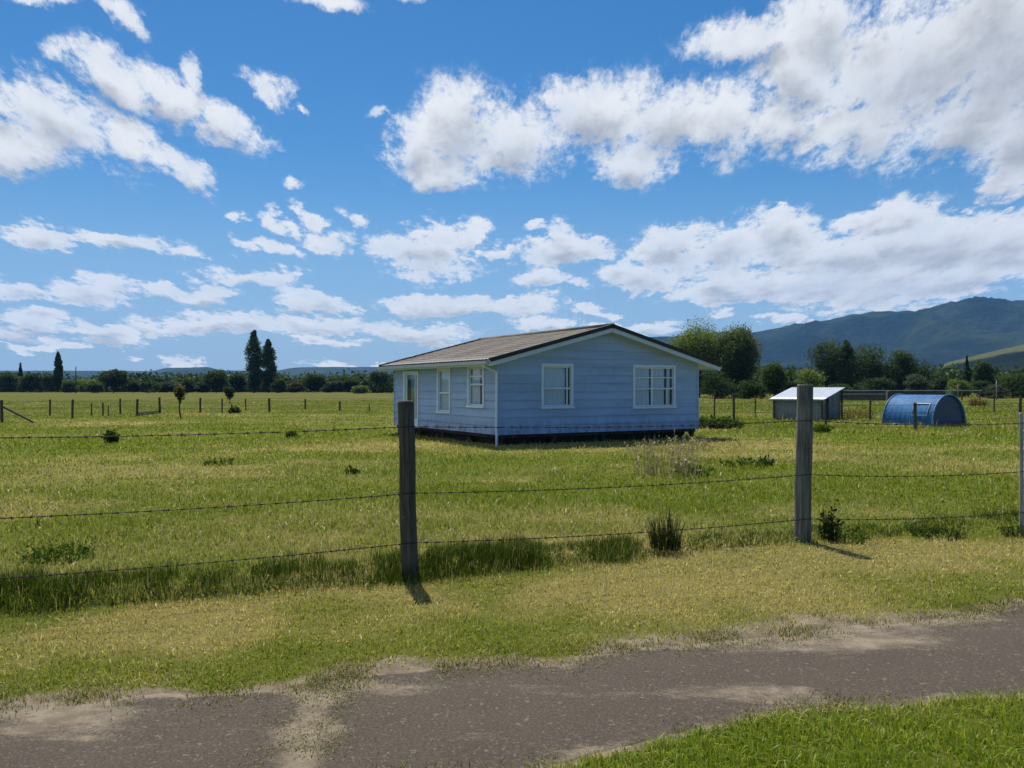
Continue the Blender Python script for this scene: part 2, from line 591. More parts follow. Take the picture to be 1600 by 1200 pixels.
# ------------------------------------------------------------------ ground, path, hills
UP = np.array([(-14, 1.0), (-9, 2.5), (-6, 3.45), (-2.72, 4.42), (-2.1, 4.52), (-1.2, 4.72), (-0.62, 4.98), (0, 5.12), (0.33, 5.12), (0.62, 5.36), (1.06, 5.5),
               (2.01, 5.80), (2.8, 6.02), (4.06, 6.55), (7, 7.5), (14, 9.9)])
LO = np.array([(-14, -0.6), (-6, 1.8), (-2, 3.12), (-0.6, 3.55), (0, 3.70), (0.25, 3.78), (0.6, 3.95), (0.97, 4.2), (1.5, 4.37), (2.06, 4.46), (2.83, 4.6), (5, 5.3), (14, 8.2)])
F0, FD = np.array((-0.907, 7.37)), np.array((0.922, 0.388))


def path_up(x): return np.interp(x, UP[:, 0], UP[:, 1]) + (fbm(x * 2.6, x * 0, 6, 31, 0.62) - 0.5) * 0.30
def path_lo(x): return np.interp(x, LO[:, 0], LO[:, 1]) + (fbm(x * 2.0, x * 0 + 5, 4, 37) - 0.5) * 0.16
def beyond_fence(x, y): return (y - F0[1]) * FD[0] - (x - F0[0]) * FD[1]


def height(x, y):
    r = np.hypot(x, y)
    h = (fbm(x * 0.35, y * 0.35, 3, 5) - 0.5) * 0.10 * sstep(0.2, 2.5, y - path_up(x))
    v = beyond_fence(x, y)
    h = h + 0.11 * sstep(-0.12, 0.16, v) * (1 - sstep(1.5, 7, v)) * (0.4 + 0.6 * sstep(3.5, -1.0, x))
    h = h + (fbm(x * 0.03, y * 0.03, 2, 9) - 0.5) * 0.35 * sstep(40, 90, r)
    return h * (1 - sstep(250, 400, r)) * (1 - sstep(17, 20, r) * (1 - sstep(33, 38, r)))


def dryness(x, y):
    v = beyond_fence(x, y)
    n = fbm(x * 0.8, y * 0.8, 4, 11)
    n2 = fbm(x * 0.16, y * 0.30, 3, 15)
    verge = 0.45 + 0.5 * np.exp(-((v + 1.0) / 0.65) ** 2) + (n - 0.5) * 2.1
    past = 0.13 + 0.26 * sstep(1.0, 6, v) - 0.10 * sstep(14, 30, v) + (n - 0.5) * 0.9 + (n2 - 0.5) * 1.7
    d = verge * (1 - sstep(-0.3, 0.2, v)) + past * sstep(-0.3, 0.2, v)
    low = sstep(0.0, -0.3, y - path_lo(x))
    d = d * (1 - low) + (0.12 + (n - 0.5) * 0.7) * low
    return np.clip(d, 0, 1)


def sandiness(x, y):
    """1 on the bare sandy margin of the path, 0 well inside the turf."""
    du = y - path_up(x)
    w = 0.14 + 0.95 * np.clip(fbm(x * 0.9, x * 0 + 3, 3, 41) - 0.3, 0, 1)
    w = w + 0.45 * np.exp(-((x + 0.9) / 0.45) ** 2) + 0.25 * np.exp(-((x - 1.6) / 0.9) ** 2)
    s = np.clip(1.0 - (du + 0.05) / w, 0, 1)
    dl = path_lo(x) - y
    s2 = np.clip(1.0 - dl / (0.02 + 0.10 * fbm(x * 1.3, x * 0, 2, 43)), 0, 1)
    return np.where(y > 0.5 * (path_up(x) + path_lo(x)), s, s2)


def build_ground():
    rad = np.concatenate([np.geomspace(0.6, 3.0, 24)[:-1], np.geomspace(3.0, 14, 190)[:-1], np.geomspace(14, 5500, 165)])
    ang = np.concatenate([np.linspace(-R(55), R(55), 560), np.linspace(R(55), R(305), 90)[1:-1]])
    a, r = np.meshgrid(ang, rad)
    x, y = r * np.sin(a), r * np.cos(a)
    z = height(x, y)
    n_a, n_r = len(ang), len(rad)
    idx = np.arange(n_a * n_r).reshape(n_r, n_a)
    nx = np.roll(idx, -1, axis=1)
    quads = np.stack([idx[:-1], idx[1:], nx[1:], nx[:-1]], -1).reshape(-1, 4)
    centre = n_a * n_r
    tri = np.stack([np.full(n_a, centre), idx[0], nx[0]], -1)
    v = np.concatenate([np.stack([x, y, z], -1).reshape(-1, 3), [[0, 0, 0]]])
    at = {'dry': np.append(dryness(x, y).ravel(), 0.3), 'sand': np.append(sandiness(x, y).ravel(), 0)}
    me = np_mesh('ground', v, [quads, tri], ground_mat(), at, smooth=True)
    tag(link('ground', me), 'flat paddock of mixed green and dry yellow pasture', 'ground', kind='structure')


def build_path():
    xs = np.linspace(-13, 13, 620)
    t = np.linspace(0, 1, 60)
    X, T = np.meshgrid(xs, t)
    lo, up = path_lo(xs), path_up(xs)
    Y = lo + (up - lo) * T
    Z = 0.006 + height(X, Y) + 0.012 * np.sin(T * math.pi)
    Z = Z - 0.03 * (sstep(0.02, 0.0, T) + sstep(0.98, 1.0, T))
    du, dl = up - Y, Y - lo
    nz = fbm(X * 1.1, Y * 1.1 + 9, 4, 47)
    s = np.clip(0.55 + 1.0 * (nz - 0.25), 0.4, 1.0) * np.exp(-du / (0.05 + 0.5 * np.clip(fbm(X * 0.9, X * 0 + 3, 3, 41) - 0.3, 0, 1))) + (0.5 + 0.5 * nz) * np.exp(-dl / (0.03 + 0.10 * np.clip(nz - 0.3, 0, 1)))
    s = s + 0.5 * np.clip(fbm(X * 0.5 + Y * 0.3, Y * 2.2, 4, 49) - 0.52, 0, 1) * 2
    s = s + 0.62 * np.exp(-((X + 0.97 + 0.12 * (Y - 3.9)) / (0.09 + 0.10 * fbm(Y * 3, Y * 0, 3, 45))) ** 2)                     # sandy seam across the path
    s = s + 0.50 * np.exp(-((X + 0.95) / 0.42) ** 2 - ((Y - 4.70) / 0.14) ** 2)
    s = s + 0.40 * np.exp(-((X + 2.3) / 0.60) ** 2 - ((Y - 4.15) / 0.22) ** 2)
    s = s + 0.38 * np.exp(-((X - 1.35) / 0.45) ** 2 - ((Y - 4.62) / 0.16) ** 2)
    s = s + 0.40 * np.exp(-((X - 1.9) / 0.9) ** 2 - ((Y - 5.45) / 0.22) ** 2)
    s = s + 0.25 * np.exp(-((X - 3.2) / 0.9) ** 2 - ((Y - 5.9) / 0.25) ** 2)
    idx = np.arange(X.size).reshape(X.shape)
    q = np.stack([idx[:-1, :-1], idx[:-1, 1:], idx[1:, 1:], idx[1:, :-1]], -1).reshape(-1, 4)
    me = np_mesh('footpath', np.stack([X, Y, Z], -1).reshape(-1, 3), [q], asphalt_mat(), {'sand': s.ravel()}, smooth=True)
    tag(link('footpath', me), 'worn grey asphalt footpath with sand drifted over its edges', 'path', kind='structure')


def hill_mat(name, forest_a, forest_b, field, field_lo, field_hi, scale):
    m = Mat(name)
    w = m.world()
    n = m.noise(w, scale, 8, 0.65)
    c = m.mix(m.ramp(n, 0.42, 0.60), forest_a, forest_b)
    fine = m.noise(w, scale * 9, 5, 0.7)
    c = m.mix(m.ramp(fine, 0.48, 0.72, 0, 0.6), c, tuple(x * 0.45 for x in forest_a))
    f = m.noise(m.world((1, 1, 2)), scale * 0.9, 4, 0.5)
    c = m.mix(m.math('MULTIPLY', m.ramp(f, field_lo, field_hi), m.attr('field')), c, field)
    m.base(c, 0.95, spec=0.03)
    m.bump(m.math('ADD', n, fine), 1.0, 34.0)
    return m.m


def build_hill(name, label, prof, d_ridge, d_front, d_back, mat, seed, rough, a0, a1, na=420, nd=90, field=None, smoothing=1.6):
    """Heightfield whose skyline follows PROF [(photograph x, y)] at distance D_RIDGE and which falls away before and behind."""
    pa = [math.atan((p[0] - 800) / FPX) for p in prof]
    ph = [(HORIZON - p[1]) / FPX * math.cos(a) * d_ridge for p, a in zip(prof, pa)]
    ang = np.linspace(a0, a1, na)
    t = np.linspace(0, 1, nd)
    A, T = np.meshgrid(ang, t)
    D = d_front + (d_back - d_front) * T
    Hh = np.interp(A, pa, ph)
    tr = (d_ridge - d_front) / (d_back - d_front)
    ramp = np.where(T < tr, np.clip(T / tr, 0, 1) ** smoothing, np.clip((1 - T) / (1 - tr), 0, 1) ** 0.8)
    X, Y = D * np.sin(A), D * np.cos(A)
    ridge = 1 - np.abs(2 * fbm(X * rough[0], Y * rough[0], 5, seed) - 1)
    small = fbm(X * rough[0] * 7, Y * rough[0] * 7, 3, seed + 3) - 0.5
    Z = Hh * ramp * (1 + rough[1] * (ridge - 0.75) * np.sin(np.clip(ramp, 0, 1) * math.pi)) + small * rough[2] * np.clip(ramp * 3, 0, 1) + EYE * ramp - 3.0 * (1 - ramp)
    Z = np.where((T <= 0) | (T >= 1), -6, Z)
    idx = np.arange(X.size).reshape(X.shape)
    q = np.stack([idx[:-1, :-1], idx[:-1, 1:], idx[1:, 1:], idx[1:, :-1]], -1).reshape(-1, 4)
    fv = field(A, T, Z) if field else np.zeros_like(X)
    me = np_mesh(name, np.stack([X, Y, Z], -1).reshape(-1, 3), [q], mat, {'field': fv.ravel()}, smooth=True)
    return tag(link(name, me), label, 'hill', kind='structure')


build_ground()
build_path()
mountain = [(640, 604), (800, 570), (900, 545), (1000, 527), (1060, 525), (1120, 521), (1180, 517), (1240, 510), (1290, 500), (1330, 492), (1365, 487), (1395, 486), (1430, 486), (1450, 480),
            (1480, 473), (1500, 471), (1530, 467), (1560, 469), (1580, 473), (1610, 471), (1700, 462), (1850, 480), (2100, 520), (2400, 570)]
build_hill('mountain', 'dark forested mountain rising behind the trees on the right', mountain, 4300, 2200, 5400,
           hill_mat('mountain_forest', (0.010, 0.021, 0.014), (0.036, 0.050, 0.024), (0.16, 0.17, 0.055), 0.56, 0.66, 0.0035), 51, (0.0016, 1.40, 20),
           R(-8), R(52), field=lambda A, T, Z: 0.8 * sstep(0.45, 0.05, T) + 0.35 * np.exp(-((A - 0.46) / 0.05) ** 2 - ((T - 0.45) / 0.12) ** 2))
plateau = [(-900, 585), (-300, 580), (90, 579), (240, 579), (262, 574), (325, 573), (345, 578), (385, 579), (430, 579), (455, 575), (475, 573), (590, 573), (700, 577), (800, 580), (900, 585), (1010, 603)]
build_hill('tableland', 'low flat topped blue tableland along the left horizon', plateau, 4900, 3900, 5500,
           hill_mat('tableland_forest', (0.022, 0.038, 0.016), (0.045, 0.062, 0.024), (0.12, 0.13, 0.05), 0.6, 0.7, 0.003), 61, (0.0016, 0.4, 6),
           R(-58), R(11), na=300, nd=50, smoothing=0.7)
near_hill = [(1340, 604), (1440, 592), (1480, 566), (1540, 551), (1600, 537), (1680, 520), (1800, 505), (2000, 520), (2300, 590)]
build_hill('pasture_hill', 'pale green pasture slope at the foot of the mountain', near_hill, 1500, 900, 1900,
           hill_mat('pasture_slope', (0.012, 0.026, 0.014), (0.028, 0.046, 0.020), (0.22, 0.23, 0.085), 0.0, 0.01, 0.012), 71, (0.004, 0.15, 1.5),
           R(22), R(50), na=160, nd=60, field=lambda A, T, Z: sstep(0.52, 0.535, T + 0.03 * (fbm(A * 60, T * 9, 3, 75) - 0.5)))


# ------------------------------------------------------------------ the house
HX, HY, HROT = -0.406, 24.0, R(30)
HW, HL = 7.63, 7.87
ZB, ZW = 0.32, 2.40
RIDGE_T, RIDGE_Z, SLOPE = HW / 2, 3.57, 0.26
EL, ER, OV = 0.45, 0.62, 0.40
def roof_z(t): return RIDGE_Z - SLOPE * abs(t - RIDGE_T)


def board_wall(along0, along1, z0, ztop, holes, board=0.25, lap=0.030):
    """Weatherboards as sloped laps; ztop(t) gives the wall's upper edge. Returns (t, out, z) quads around the holes."""
    cuts = sorted({along0, along1, *[h[0] for h in holes], *[h[1] for h in holes], *([(along0 + along1) / 2] if ztop(along0) != ztop((along0 + along1) / 2) else [])})
    quads = []
    zmax = max(ztop(along0), ztop(along1), ztop((along0 + along1) / 2))
    k = 0
    while z0 + k * board < zmax:
        zb, zt = z0 + k * board, min(z0 + (k + 1) * board, zmax)
        zs = sorted({zb, zt, *[h[2] for h in holes if zb < h[2] < zt], *[h[3] for h in holes if zb < h[3] < zt]})
        out = lambda z: lap * (1 - (z - zb) / board)
        for i in range(len(cuts) - 1):
            a, b = cuts[i], cuts[i + 1]
            n = max(1, int((b - a) / 0.08)) if zt > min(ztop(a), ztop(b)) - 0.001 else 1
            for j in range(len(zs) - 1):
                c, d = zs[j], zs[j + 1]
                if any(h[0] - 1e-6 <= a and b <= h[1] + 1e-6 and h[2] - 1e-6 <= c and d <= h[3] + 1e-6 for h in holes):
                    continue
                for s in range(n):
                    p, q = a + (b - a) * s / n, a + (b - a) * (s + 1) / n
                    zp, zq = min(d, ztop(p)), min(d, ztop(q))
                    if zp <= c and zq <= c: continue
                    zp, zq = max(zp, c), max(zq, c)
                    quads.append([(p, out(c), c), (q, out(c), c), (q, out(zq), zq), (p, out(zp), zp)])
                if abs(c - zb) < 1e-6 and c < min(ztop(a), ztop(b)):      # under-lip of the board
                    quads.append([(a, 0.0, c), (b, 0.0, c), (b, out(c), c), (a, out(c), c)])
        k += 1
    return quads


def build_house():
    house = tag(empty('house', (HX, HY, 0), HROT), 'single storey pale blue weatherboard house with low pitched brown tile roof', 'house')
    blue = paint_mat('pale_blue_weatherboard', (0.275, 0.40, 0.605), (0.13, 0.16, 0.19), 0.4, 0.55, 1.6, True)
    white = paint_mat('white_joinery', (0.64, 0.75, 0.86), (0.35, 0.36, 0.34), 0.35, 0.45)
    trim = paint_mat('pale_blue_trim', (0.50, 0.62, 0.76), (0.25, 0.26, 0.25), 0.5, 0.5)
    steel = paint_mat('grey_gutter', (0.42, 0.45, 0.46), (0.16, 0.15, 0.13), 0.6, 0.4)
    black = paint_mat('black_flashing', (0.018, 0.019, 0.022), (0.05, 0.05, 0.045), 0.5, 0.5)
    pilem = wood_mat('pile_timber', (0.035, 0.030, 0.025), (0.075, 0.065, 0.055))
    curtain = Mat('net_curtain').base((0.66, 0.76, 0.88), 0.9).m
    inner = Mat('interior_lining').base((0.22, 0.22, 0.22), 0.9).m
    glass = Mat('window_glass')
    glass.N.remove(glass.b)
    gl = glass.node('ShaderNodeBsdfGlossy'); gl.inputs['Roughness'].default_value = 0.02; gl.inputs[0].default_value = (1, 1, 1, 1)
    tr = glass.node('ShaderNodeBsdfTransparent'); tr.inputs[0].default_value = (0.86, 0.90, 0.92, 1)
    fr = glass.node('ShaderNodeFresnel'); fr.inputs[0].default_value = 1.5
    mx = glass.node('ShaderNodeMixShader')
    bf = glass.node('ShaderNodeNewGeometry')
    glass.L.new(glass.math('MULTIPLY', fr.outputs[0], glass.math('SUBTRACT', 1.0, bf.outputs['Backfacing']), clamp=True), mx.inputs[0])
    glass.L.new(tr.outputs[0], mx.inputs[1]); glass.L.new(gl.outputs[0], mx.inputs[2]); glass.L.new(mx.outputs[0], glass.out.inputs[0])
    glass = glass.m

    g_holes = [(1.50, 2.56, 1.12, 2.34), (4.93, 6.60, 1.08, 2.35)]
    l_holes = [(0.83, 1.82, 1.14, 2.31), (3.13, 4.05, 0.91, 2.27), (5.68, 6.92, 0.30, 2.20)]
    faces = {'front': (lambda t, o, z: (t, -o, z), HW, g_holes), 'left': (lambda t, o, z: (-o, t, z), HL, l_holes),
             'back': (lambda t, o, z: (t, HL + o, z), HW, []), 'right': (lambda t, o, z: (HW + o, t, z), HL, [])}
    for side, (P, ln, holes) in faces.items():
        top = (lambda t: roof_z(t) - 0.11) if side in ('front', 'back') else (lambda t: ZW)
        m = MB()
        for q in board_wall(0.0, ln, ZB, top, holes):
            m.add([P(*p) for p in q], [(0, 1, 2, 3)])
        # plain inner lining 90 mm behind the boards, with reveals round each opening
        cuts = sorted({0.0, ln, *[h[0] for h in holes], *[h[1] for h in holes]})
        for a, b in zip(cuts[:-1], cuts[1:]):
            hh = [h for h in holes if h[0] <= a + 1e-6 and b <= h[1] + 1e-6]
            spans = [(ZB, ZW)] if not hh else [(ZB, hh[0][2]), (hh[0][3], ZW)]
            for c, d in spans:
                m.add([P(a, -0.09, c), P(b, -0.09, c), P(b, -0.09, d), P(a, -0.09, d)], [(0, 1, 2, 3)])
        for h in holes:
            a, b, c, d = h
            for (p, q) in (((a, c), (a, d)), ((b, c), (b, d)), ((a, c), (b, c)), ((a, d), (b, d))):
                m.add([P(p[0], 0.0, p[1]), P(q[0], 0.0, q[1]), P(q[0], -0.09, q[1]), P(p[0], -0.09, p[1])], [(0, 1, 2, 3)])
        m.build('wall', blue, house)
    for (x, y) in ((0, 0), (HW, 0), (0, HL), (HW, HL)):
        MB().box(x - 0.032, x + 0.032, y - 0.032, y + 0.032, ZB - 0.02, ZW - 0.02).build('corner_board', blue, house)
    MB().box(0.05, HW - 0.05, 0.05, HL - 0.05, ZB - 0.10, ZB - 0.005).build('floor_frame', pilem, house)
    MB().box(0.1, HW - 0.1, 0.1, HL - 0.1, ZW + 0.01, ZW + 0.03).build('ceiling_lining', inner, house)
    mp = MB().box(3.9, 3.96, 0.2, HL - 0.2, ZB, ZW).box(0.2, 3.88, 2.6, 2.66, ZB, ZW).box(0.2, 3.88, 5.0, 5.06, ZB, ZW)
    mp.build('partition', inner, house)
    dk = wood_mat('painted_underfloor_shade', (0.022, 0.020, 0.018), (0.05, 0.045, 0.04))  # added dark panels, coloured to imitate the shade under the floor
    for (x0, x1, y0, y1) in ((0.3, HW - 0.3, 0.30, 0.33), (0.3, HW - 0.3, HL - 0.33, HL - 0.30), (0.30, 0.33, 0.34, HL - 0.34), (HW - 0.33, HW - 0.30, 0.34, HL - 0.34)):
        MB().box(x0, x1, y0, y1, -0.1, ZB - 0.11).build('underfloor_shade_panel', dk, house)
    for i in range(5):
        for j in range(5):
            x, y = 0.15 + (HW - 0.3) * i / 4, 0.15 + (HL - 0.3) * j / 4
            MB().box(x - 0.07, x + 0.07, y - 0.07, y + 0.07, -0.25, ZB - 0.10).build('pile', pilem, house)

    def window(P, h, bars, drapes, name='window'):
        a, b, c, d = h
        def bx(m, t0, t1, o0, o1, z0, z1):
            p, q = P(t0, o0, z0), P(t1, o1, z1)
            m.box(min(p[0], q[0]), max(p[0], q[0]), min(p[1], q[1]), max(p[1], q[1]), z0, z1)
        w = 0.075
        m = MB()
        bx(m, a - 0.04, a + w - 0.04, -0.02, 0.045, c, d); bx(m, b - w + 0.04, b + 0.04, -0.02, 0.045, c, d)
        bx(m, a - 0.04, b + 0.04, -0.02, 0.045, d, d + w - 0.01)
        bx(m, a - 0.07, b + 0.07, -0.02, 0.075, c - 0.06, c)
        win = m.build(name, white, house)
        m = MB()
        for (t0, t1, z0, z1) in bars:
            bx(m, t0, t1, -0.055, -0.012, z0, z1)
        m.build('sash', white, win)
        m = MB(); bx(m, a + 0.03, b - 0.03, -0.038, -0.032, c + 0.01, d - 0.01)
        m.build('pane', glass, win)
        for (t0, t1, z0, z1) in drapes:
            n = max(6, int((t1 - t0) / 0.018))
            vs, fs = [], []
            for i in range(n + 1):
                t = t0 + (t1 - t0) * i / n
                o = -0.085 + 0.016 * math.sin(i * 1.15 + 2 * math.sin(i * 0.31))
                vs += [P(t, o, z0), P(t, o, z1)]
            for i in range(n): fs.append((2 * i, 2 * i + 2, 2 * i + 3, 2 * i + 1))
            MB().add(vs, fs).build('curtain', curtain, win, smooth=True)
        return win

    PF, PL = faces['front'][0], faces['left'][0]
    a, b, c, d = g_holes[0]
    s = 0.05
    def rim(a, b, c, d, s=0.05): return [(a, a + s, c, d), (b - s, b, c, d), (a + s, b - s, c, c + s), (a + s, b - s, d - s, d)]
    mid = c + 0.52
    window(PF, g_holes[0], rim(a, b, c, d) + [(a + s, b - s, mid, mid + 0.05), (b - 0.17, b - 0.13, c + s, mid), (b - 0.17, b - 0.13, mid + 0.05, d - s)],
           [(a + 0.02, b - 0.18, c, d)])
    a, b, c, d = g_holes[1]
    tm = a + (b - a) * 0.44
    window(PF, g_holes[1], rim(a, b, c, d) + [(tm, tm + 0.06, c + s, d - s), (a + s, tm, c + 0.55, c + 0.585), (tm + 0.06, b - s, c + 0.55, c + 0.60),
                                            (a + s, tm, d - 0.36, d - 0.325), (tm + 0.06, b - s, d - 0.36, d - 0.325), (b - 0.30, b - 0.265, c + s, c + 0.55)],
           [(a + 0.02, tm - 0.05, c, d), (tm + 0.02, b - 0.33, c, d), (b - 0.24, b - 0.10, c, d)])
    a, b, c, d = l_holes[0]
    window(PL, l_holes[0], rim(a, b, c, d) + [(a + s, b - s, c + 0.62, c + 0.67), (a + s, b - s, d - 0.30, d - 0.26)], [(a + 0.02, a + 0.34, c, d), (a + 0.42, b - 0.02, c, d)])
    a, b, c, d = l_holes[1]
    window(PL, l_holes[1], rim(a, b, c, d) + [(a + s, b - s, c + 0.58, c + 0.63)], [(a + 0.24, b - 0.02, c, d)])
    # door on the long wall: glazed leaf in a white frame
    a, b, c, d = l_holes[2]
    def bl(m, t0, t1, o0, o1, z0, z1):
        return m.box(min(-o0, -o1), max(-o0, -o1), t0, t1, z0, z1)
    m = MB()
    bl(m, a - 0.05, a + 0.07, -0.08, 0.045, c, d); bl(m, b - 0.07, b + 0.05, -0.08, 0.045, c, d); bl(m, a - 0.05, b + 0.05, -0.08, 0.045, d, d + 0.07); bl(m, a + 0.07, b - 0.07, -0.09, 0.08, c, c + 0.05)
    door = m.build('door', white, house)
    m = MB(); bl(m, a + 0.07, a + 0.40, -0.055, -0.015, c + 0.05, d); bl(m, a + 0.40, b - 0.07, -0.055, -0.015, c + 0.05, 1.0)
    bl(m, a + 0.40, b - 0.07, -0.055, -0.015, d - 0.09, d); bl(m, b - 0.15, b - 0.07, -0.055, -0.015, 1.0, d - 0.09)
    dm = Mat('green_glass_door').base((0.30, 0.38, 0.42), 0.5).m
    m = MB(); bl(m, a + 0.07, b - 0.07, -0.038, -0.032, c + 0.06, d - 0.01); m.build('pane', glass, door)
    m = MB(); bl(m, b - 0.16, b - 0.07, -0.055, -0.012, c + 0.05, d); bl(m, a + 0.07, b - 0.16, -0.055, -0.012, c + 0.05, c + 0.30); bl(m, a + 0.07, b - 0.16, -0.055, -0.012, d - 0.06, d)
    bl(m, a + 0.30, a + 0.36, -0.055, -0.012, c + 0.30, d - 0.06)
    m.build('sash', white, door)
    m = MB(); bl(m, a + 0.38, b - 0.20, -0.16, -0.155, c + 0.05, d); m.build('curtain', dm, door)
    MB().tube([(0.02, b - 0.12, 1.25), (0.09, b - 0.12, 1.25), (0.09, b - 0.22, 1.25)], 0.012, 8).build('handle', steel, door)

    # roof: pressed tile courses on both slopes
    rm = Mat('brown_pressed_tiles')
    w = rm.coord('Object')
    n1 = rm.noise(w, 0.9, 6, 0.65); n2 = rm.noise(w, 14, 4, 0.7)
    cc = rm.mix(rm.ramp(n1, 0.35, 0.65), (0.085, 0.071, 0.059), (0.170, 0.143, 0.120))
    cc = rm.mix(rm.ramp(n2, 0.42, 0.72, 0, 0.7), cc, (0.235, 0.210, 0.180))
    edge = rm.attr('eave')
    cc = rm.mix(rm.math('MULTIPLY', edge, rm.ramp(n2, 0.25, 0.7, 0.4, 0.9)), cc, (0.33, 0.32, 0.30))
    cc = rm.mix(rm.math('MULTIPLY', rm.attr('moss'), rm.ramp(rm.noise(w, 6, 5, 0.7), 0.45, 0.6)), cc, (0.13, 0.19, 0.05))
    rm.base(cc, 0.8, spec=0.25)
    rm.bump(n2, 0.5, 0.01)
    y0, y1 = -OV, HL + OV
    for sgn, e in ((-1, EL), (1, ER)):
        run = RIDGE_T + e
        nc = 12
        ys = np.linspace(y0, y1, 260)
        rows, zs, ed = [], [], []
        for k in range(nc):
            for f, lift in ((0.0, 0.030), (0.5, 0.018), (1.0, 0.004)):
                rows.append(run * (1 - (k + f) / nc)); zs.append(lift); ed.append(max(0.0, 1 - (k + f) / 2.2))
        rows, zs, ed = np.array(rows), np.array(zs), np.array(ed)
        S, Yg = np.meshgrid(rows, ys, indexing='ij')
        wave = 0.014 * np.abs(np.sin(Yg * math.pi / 0.22))
        Z = RIDGE_Z - SLOPE * S + zs[:, None] + wave
        X = RIDGE_T + sgn * S
        idx = np.arange(X.size).reshape(X.shape)
        q = np.stack([idx[:-1, :-1], idx[:-1, 1:], idx[1:, 1:], idx[1:, :-1]], -1).reshape(-1, 4)
        moss = np.exp(-((S - 0.9) / 0.6) ** 2 - ((Yg + 0.2) / 0.8) ** 2) if sgn < 0 else np.zeros_like(S)
        me = np_mesh('roof', np.stack([X, Yg, Z], -1).reshape(-1, 3), [q], rm.m, {'eave': np.repeat(ed, len(ys)), 'moss': moss.ravel()})
        link('roof', me, house)
        # underside boards, fascia and gutter
        t_e = RIDGE_T + sgn * run
        m = MB()
        lo = lambda t: roof_z(t) - 0.012
        poly = [(RIDGE_T, lo(RIDGE_T)), (t_e, lo(t_e)), (t_e, lo(t_e) - 0.10), (RIDGE_T, lo(RIDGE_T) - 0.10)]
        m.prism(poly, 'y', y0 + 0.03, y1 - 0.03).build('soffit', trim, house)
        m = MB().box(min(t_e, t_e + sgn * 0.022), max(t_e, t_e + sgn * 0.022), y0 + 0.03, y1 - 0.03, roof_z(t_e) - 0.155, roof_z(t_e) - 0.004)
        m.build('fascia', trim, house)
        g0, g1 = t_e + sgn * 0.024, t_e + sgn * 0.135
        a_, b_ = min(g0, g1), max(g0, g1)
        zt = roof_z(t_e) - 0.012
        m = MB().box(a_, b_, y0 + 0.05, y1 - 0.05, zt - 0.095, zt - 0.085)
        if sgn < 0: m.box(a_, a_ + 0.008, y0 + 0.05, y1 - 0.05, zt - 0.085, zt)
        else: m.box(b_ - 0.008, b_, y0 + 0.05, y1 - 0.05, zt - 0.085, zt)
        m.box(a_, b_, y0 + 0.042, y0 + 0.05, zt - 0.095, zt).box(a_, b_, y1 - 0.05, y1 - 0.042, zt - 0.095, zt)
        m.build('gutter', steel, house)
        # barge boards and black verge flashing at both gable ends
        for yb, dirn in ((y0, -1), (y1, 1)):
            q0, q1 = (yb - 0.0, yb + 0.028) if dirn < 0 else (yb - 0.028, yb)
            t_b = t_e + sgn * 0.02
            poly = [(RIDGE_T, roof_z(RIDGE_T) - 0.010), (t_b, roof_z(t_b) - 0.010), (t_b, roof_z(t_b) - 0.17), (RIDGE_T, roof_z(RIDGE_T) - 0.17)]
            MB().prism(poly, 'y', q0, q1).build('barge_board', trim, house)
            f0, f1 = (yb - 0.03, yb + 0.10) if dirn < 0 else (yb - 0.10, yb + 0.03)
            poly = [(RIDGE_T, roof_z(RIDGE_T) + 0.075), (t_b, roof_z(t_b) + 0.075), (t_b, roof_z(t_b) + 0.045), (RIDGE_T, roof_z(RIDGE_T) + 0.045)]
            m = MB().prism(poly, 'y', f0, f1)
            g0_, g1_ = (yb - 0.03, yb - 0.004) if dirn < 0 else (yb + 0.004, yb + 0.03)
            poly = [(RIDGE_T, roof_z(RIDGE_T) + 0.045), (t_b, roof_z(t_b) + 0.045), (t_b, roof_z(t_b) - 0.045), (RIDGE_T, roof_z(RIDGE_T) - 0.045)]
            m.prism(poly, 'y', g0_, g1_)
            m.build('verge_flashing', black, house)
    MB().tube([(RIDGE_T, y0 - 0.03, RIDGE_Z + 0.015), (RIDGE_T, y1 + 0.03, RIDGE_Z + 0.015)], 0.085, 12).build('ridge_cap', rm.m, house, smooth=True)
    # downpipe at the near corner
    xg = RIDGE_T - (RIDGE_T + EL) - 0.08
    zt = roof_z(-EL) - 0.11
    MB().tube([(xg, -0.12, zt), (xg, -0.12, zt - 0.06), (-0.085, -0.075, zt - 0.22), (-0.085, -0.075, 0.9), (-0.085, -0.075, 0.0)], 0.034, 10).build('downpipe', white, house, smooth=False)
    return house


build_house()


# ------------------------------------------------------------------ fences
def post_mesh(h, r, sides=14, flat=False):
    m = MB()
    zs = [-0.35, 0.0, 0.15, h * 0.4, h * 0.7, h - 0.02, h]
    rs = [r * 1.06, r * 1.05, r * 1.02, r, r * 0.98, r * 0.97, r * 0.90]
    m.tube([(0.004 * math.sin(z * 7), 0.004 * math.cos(z * 5), z) for z in zs], rs, sides, wob=0.025)
    return m


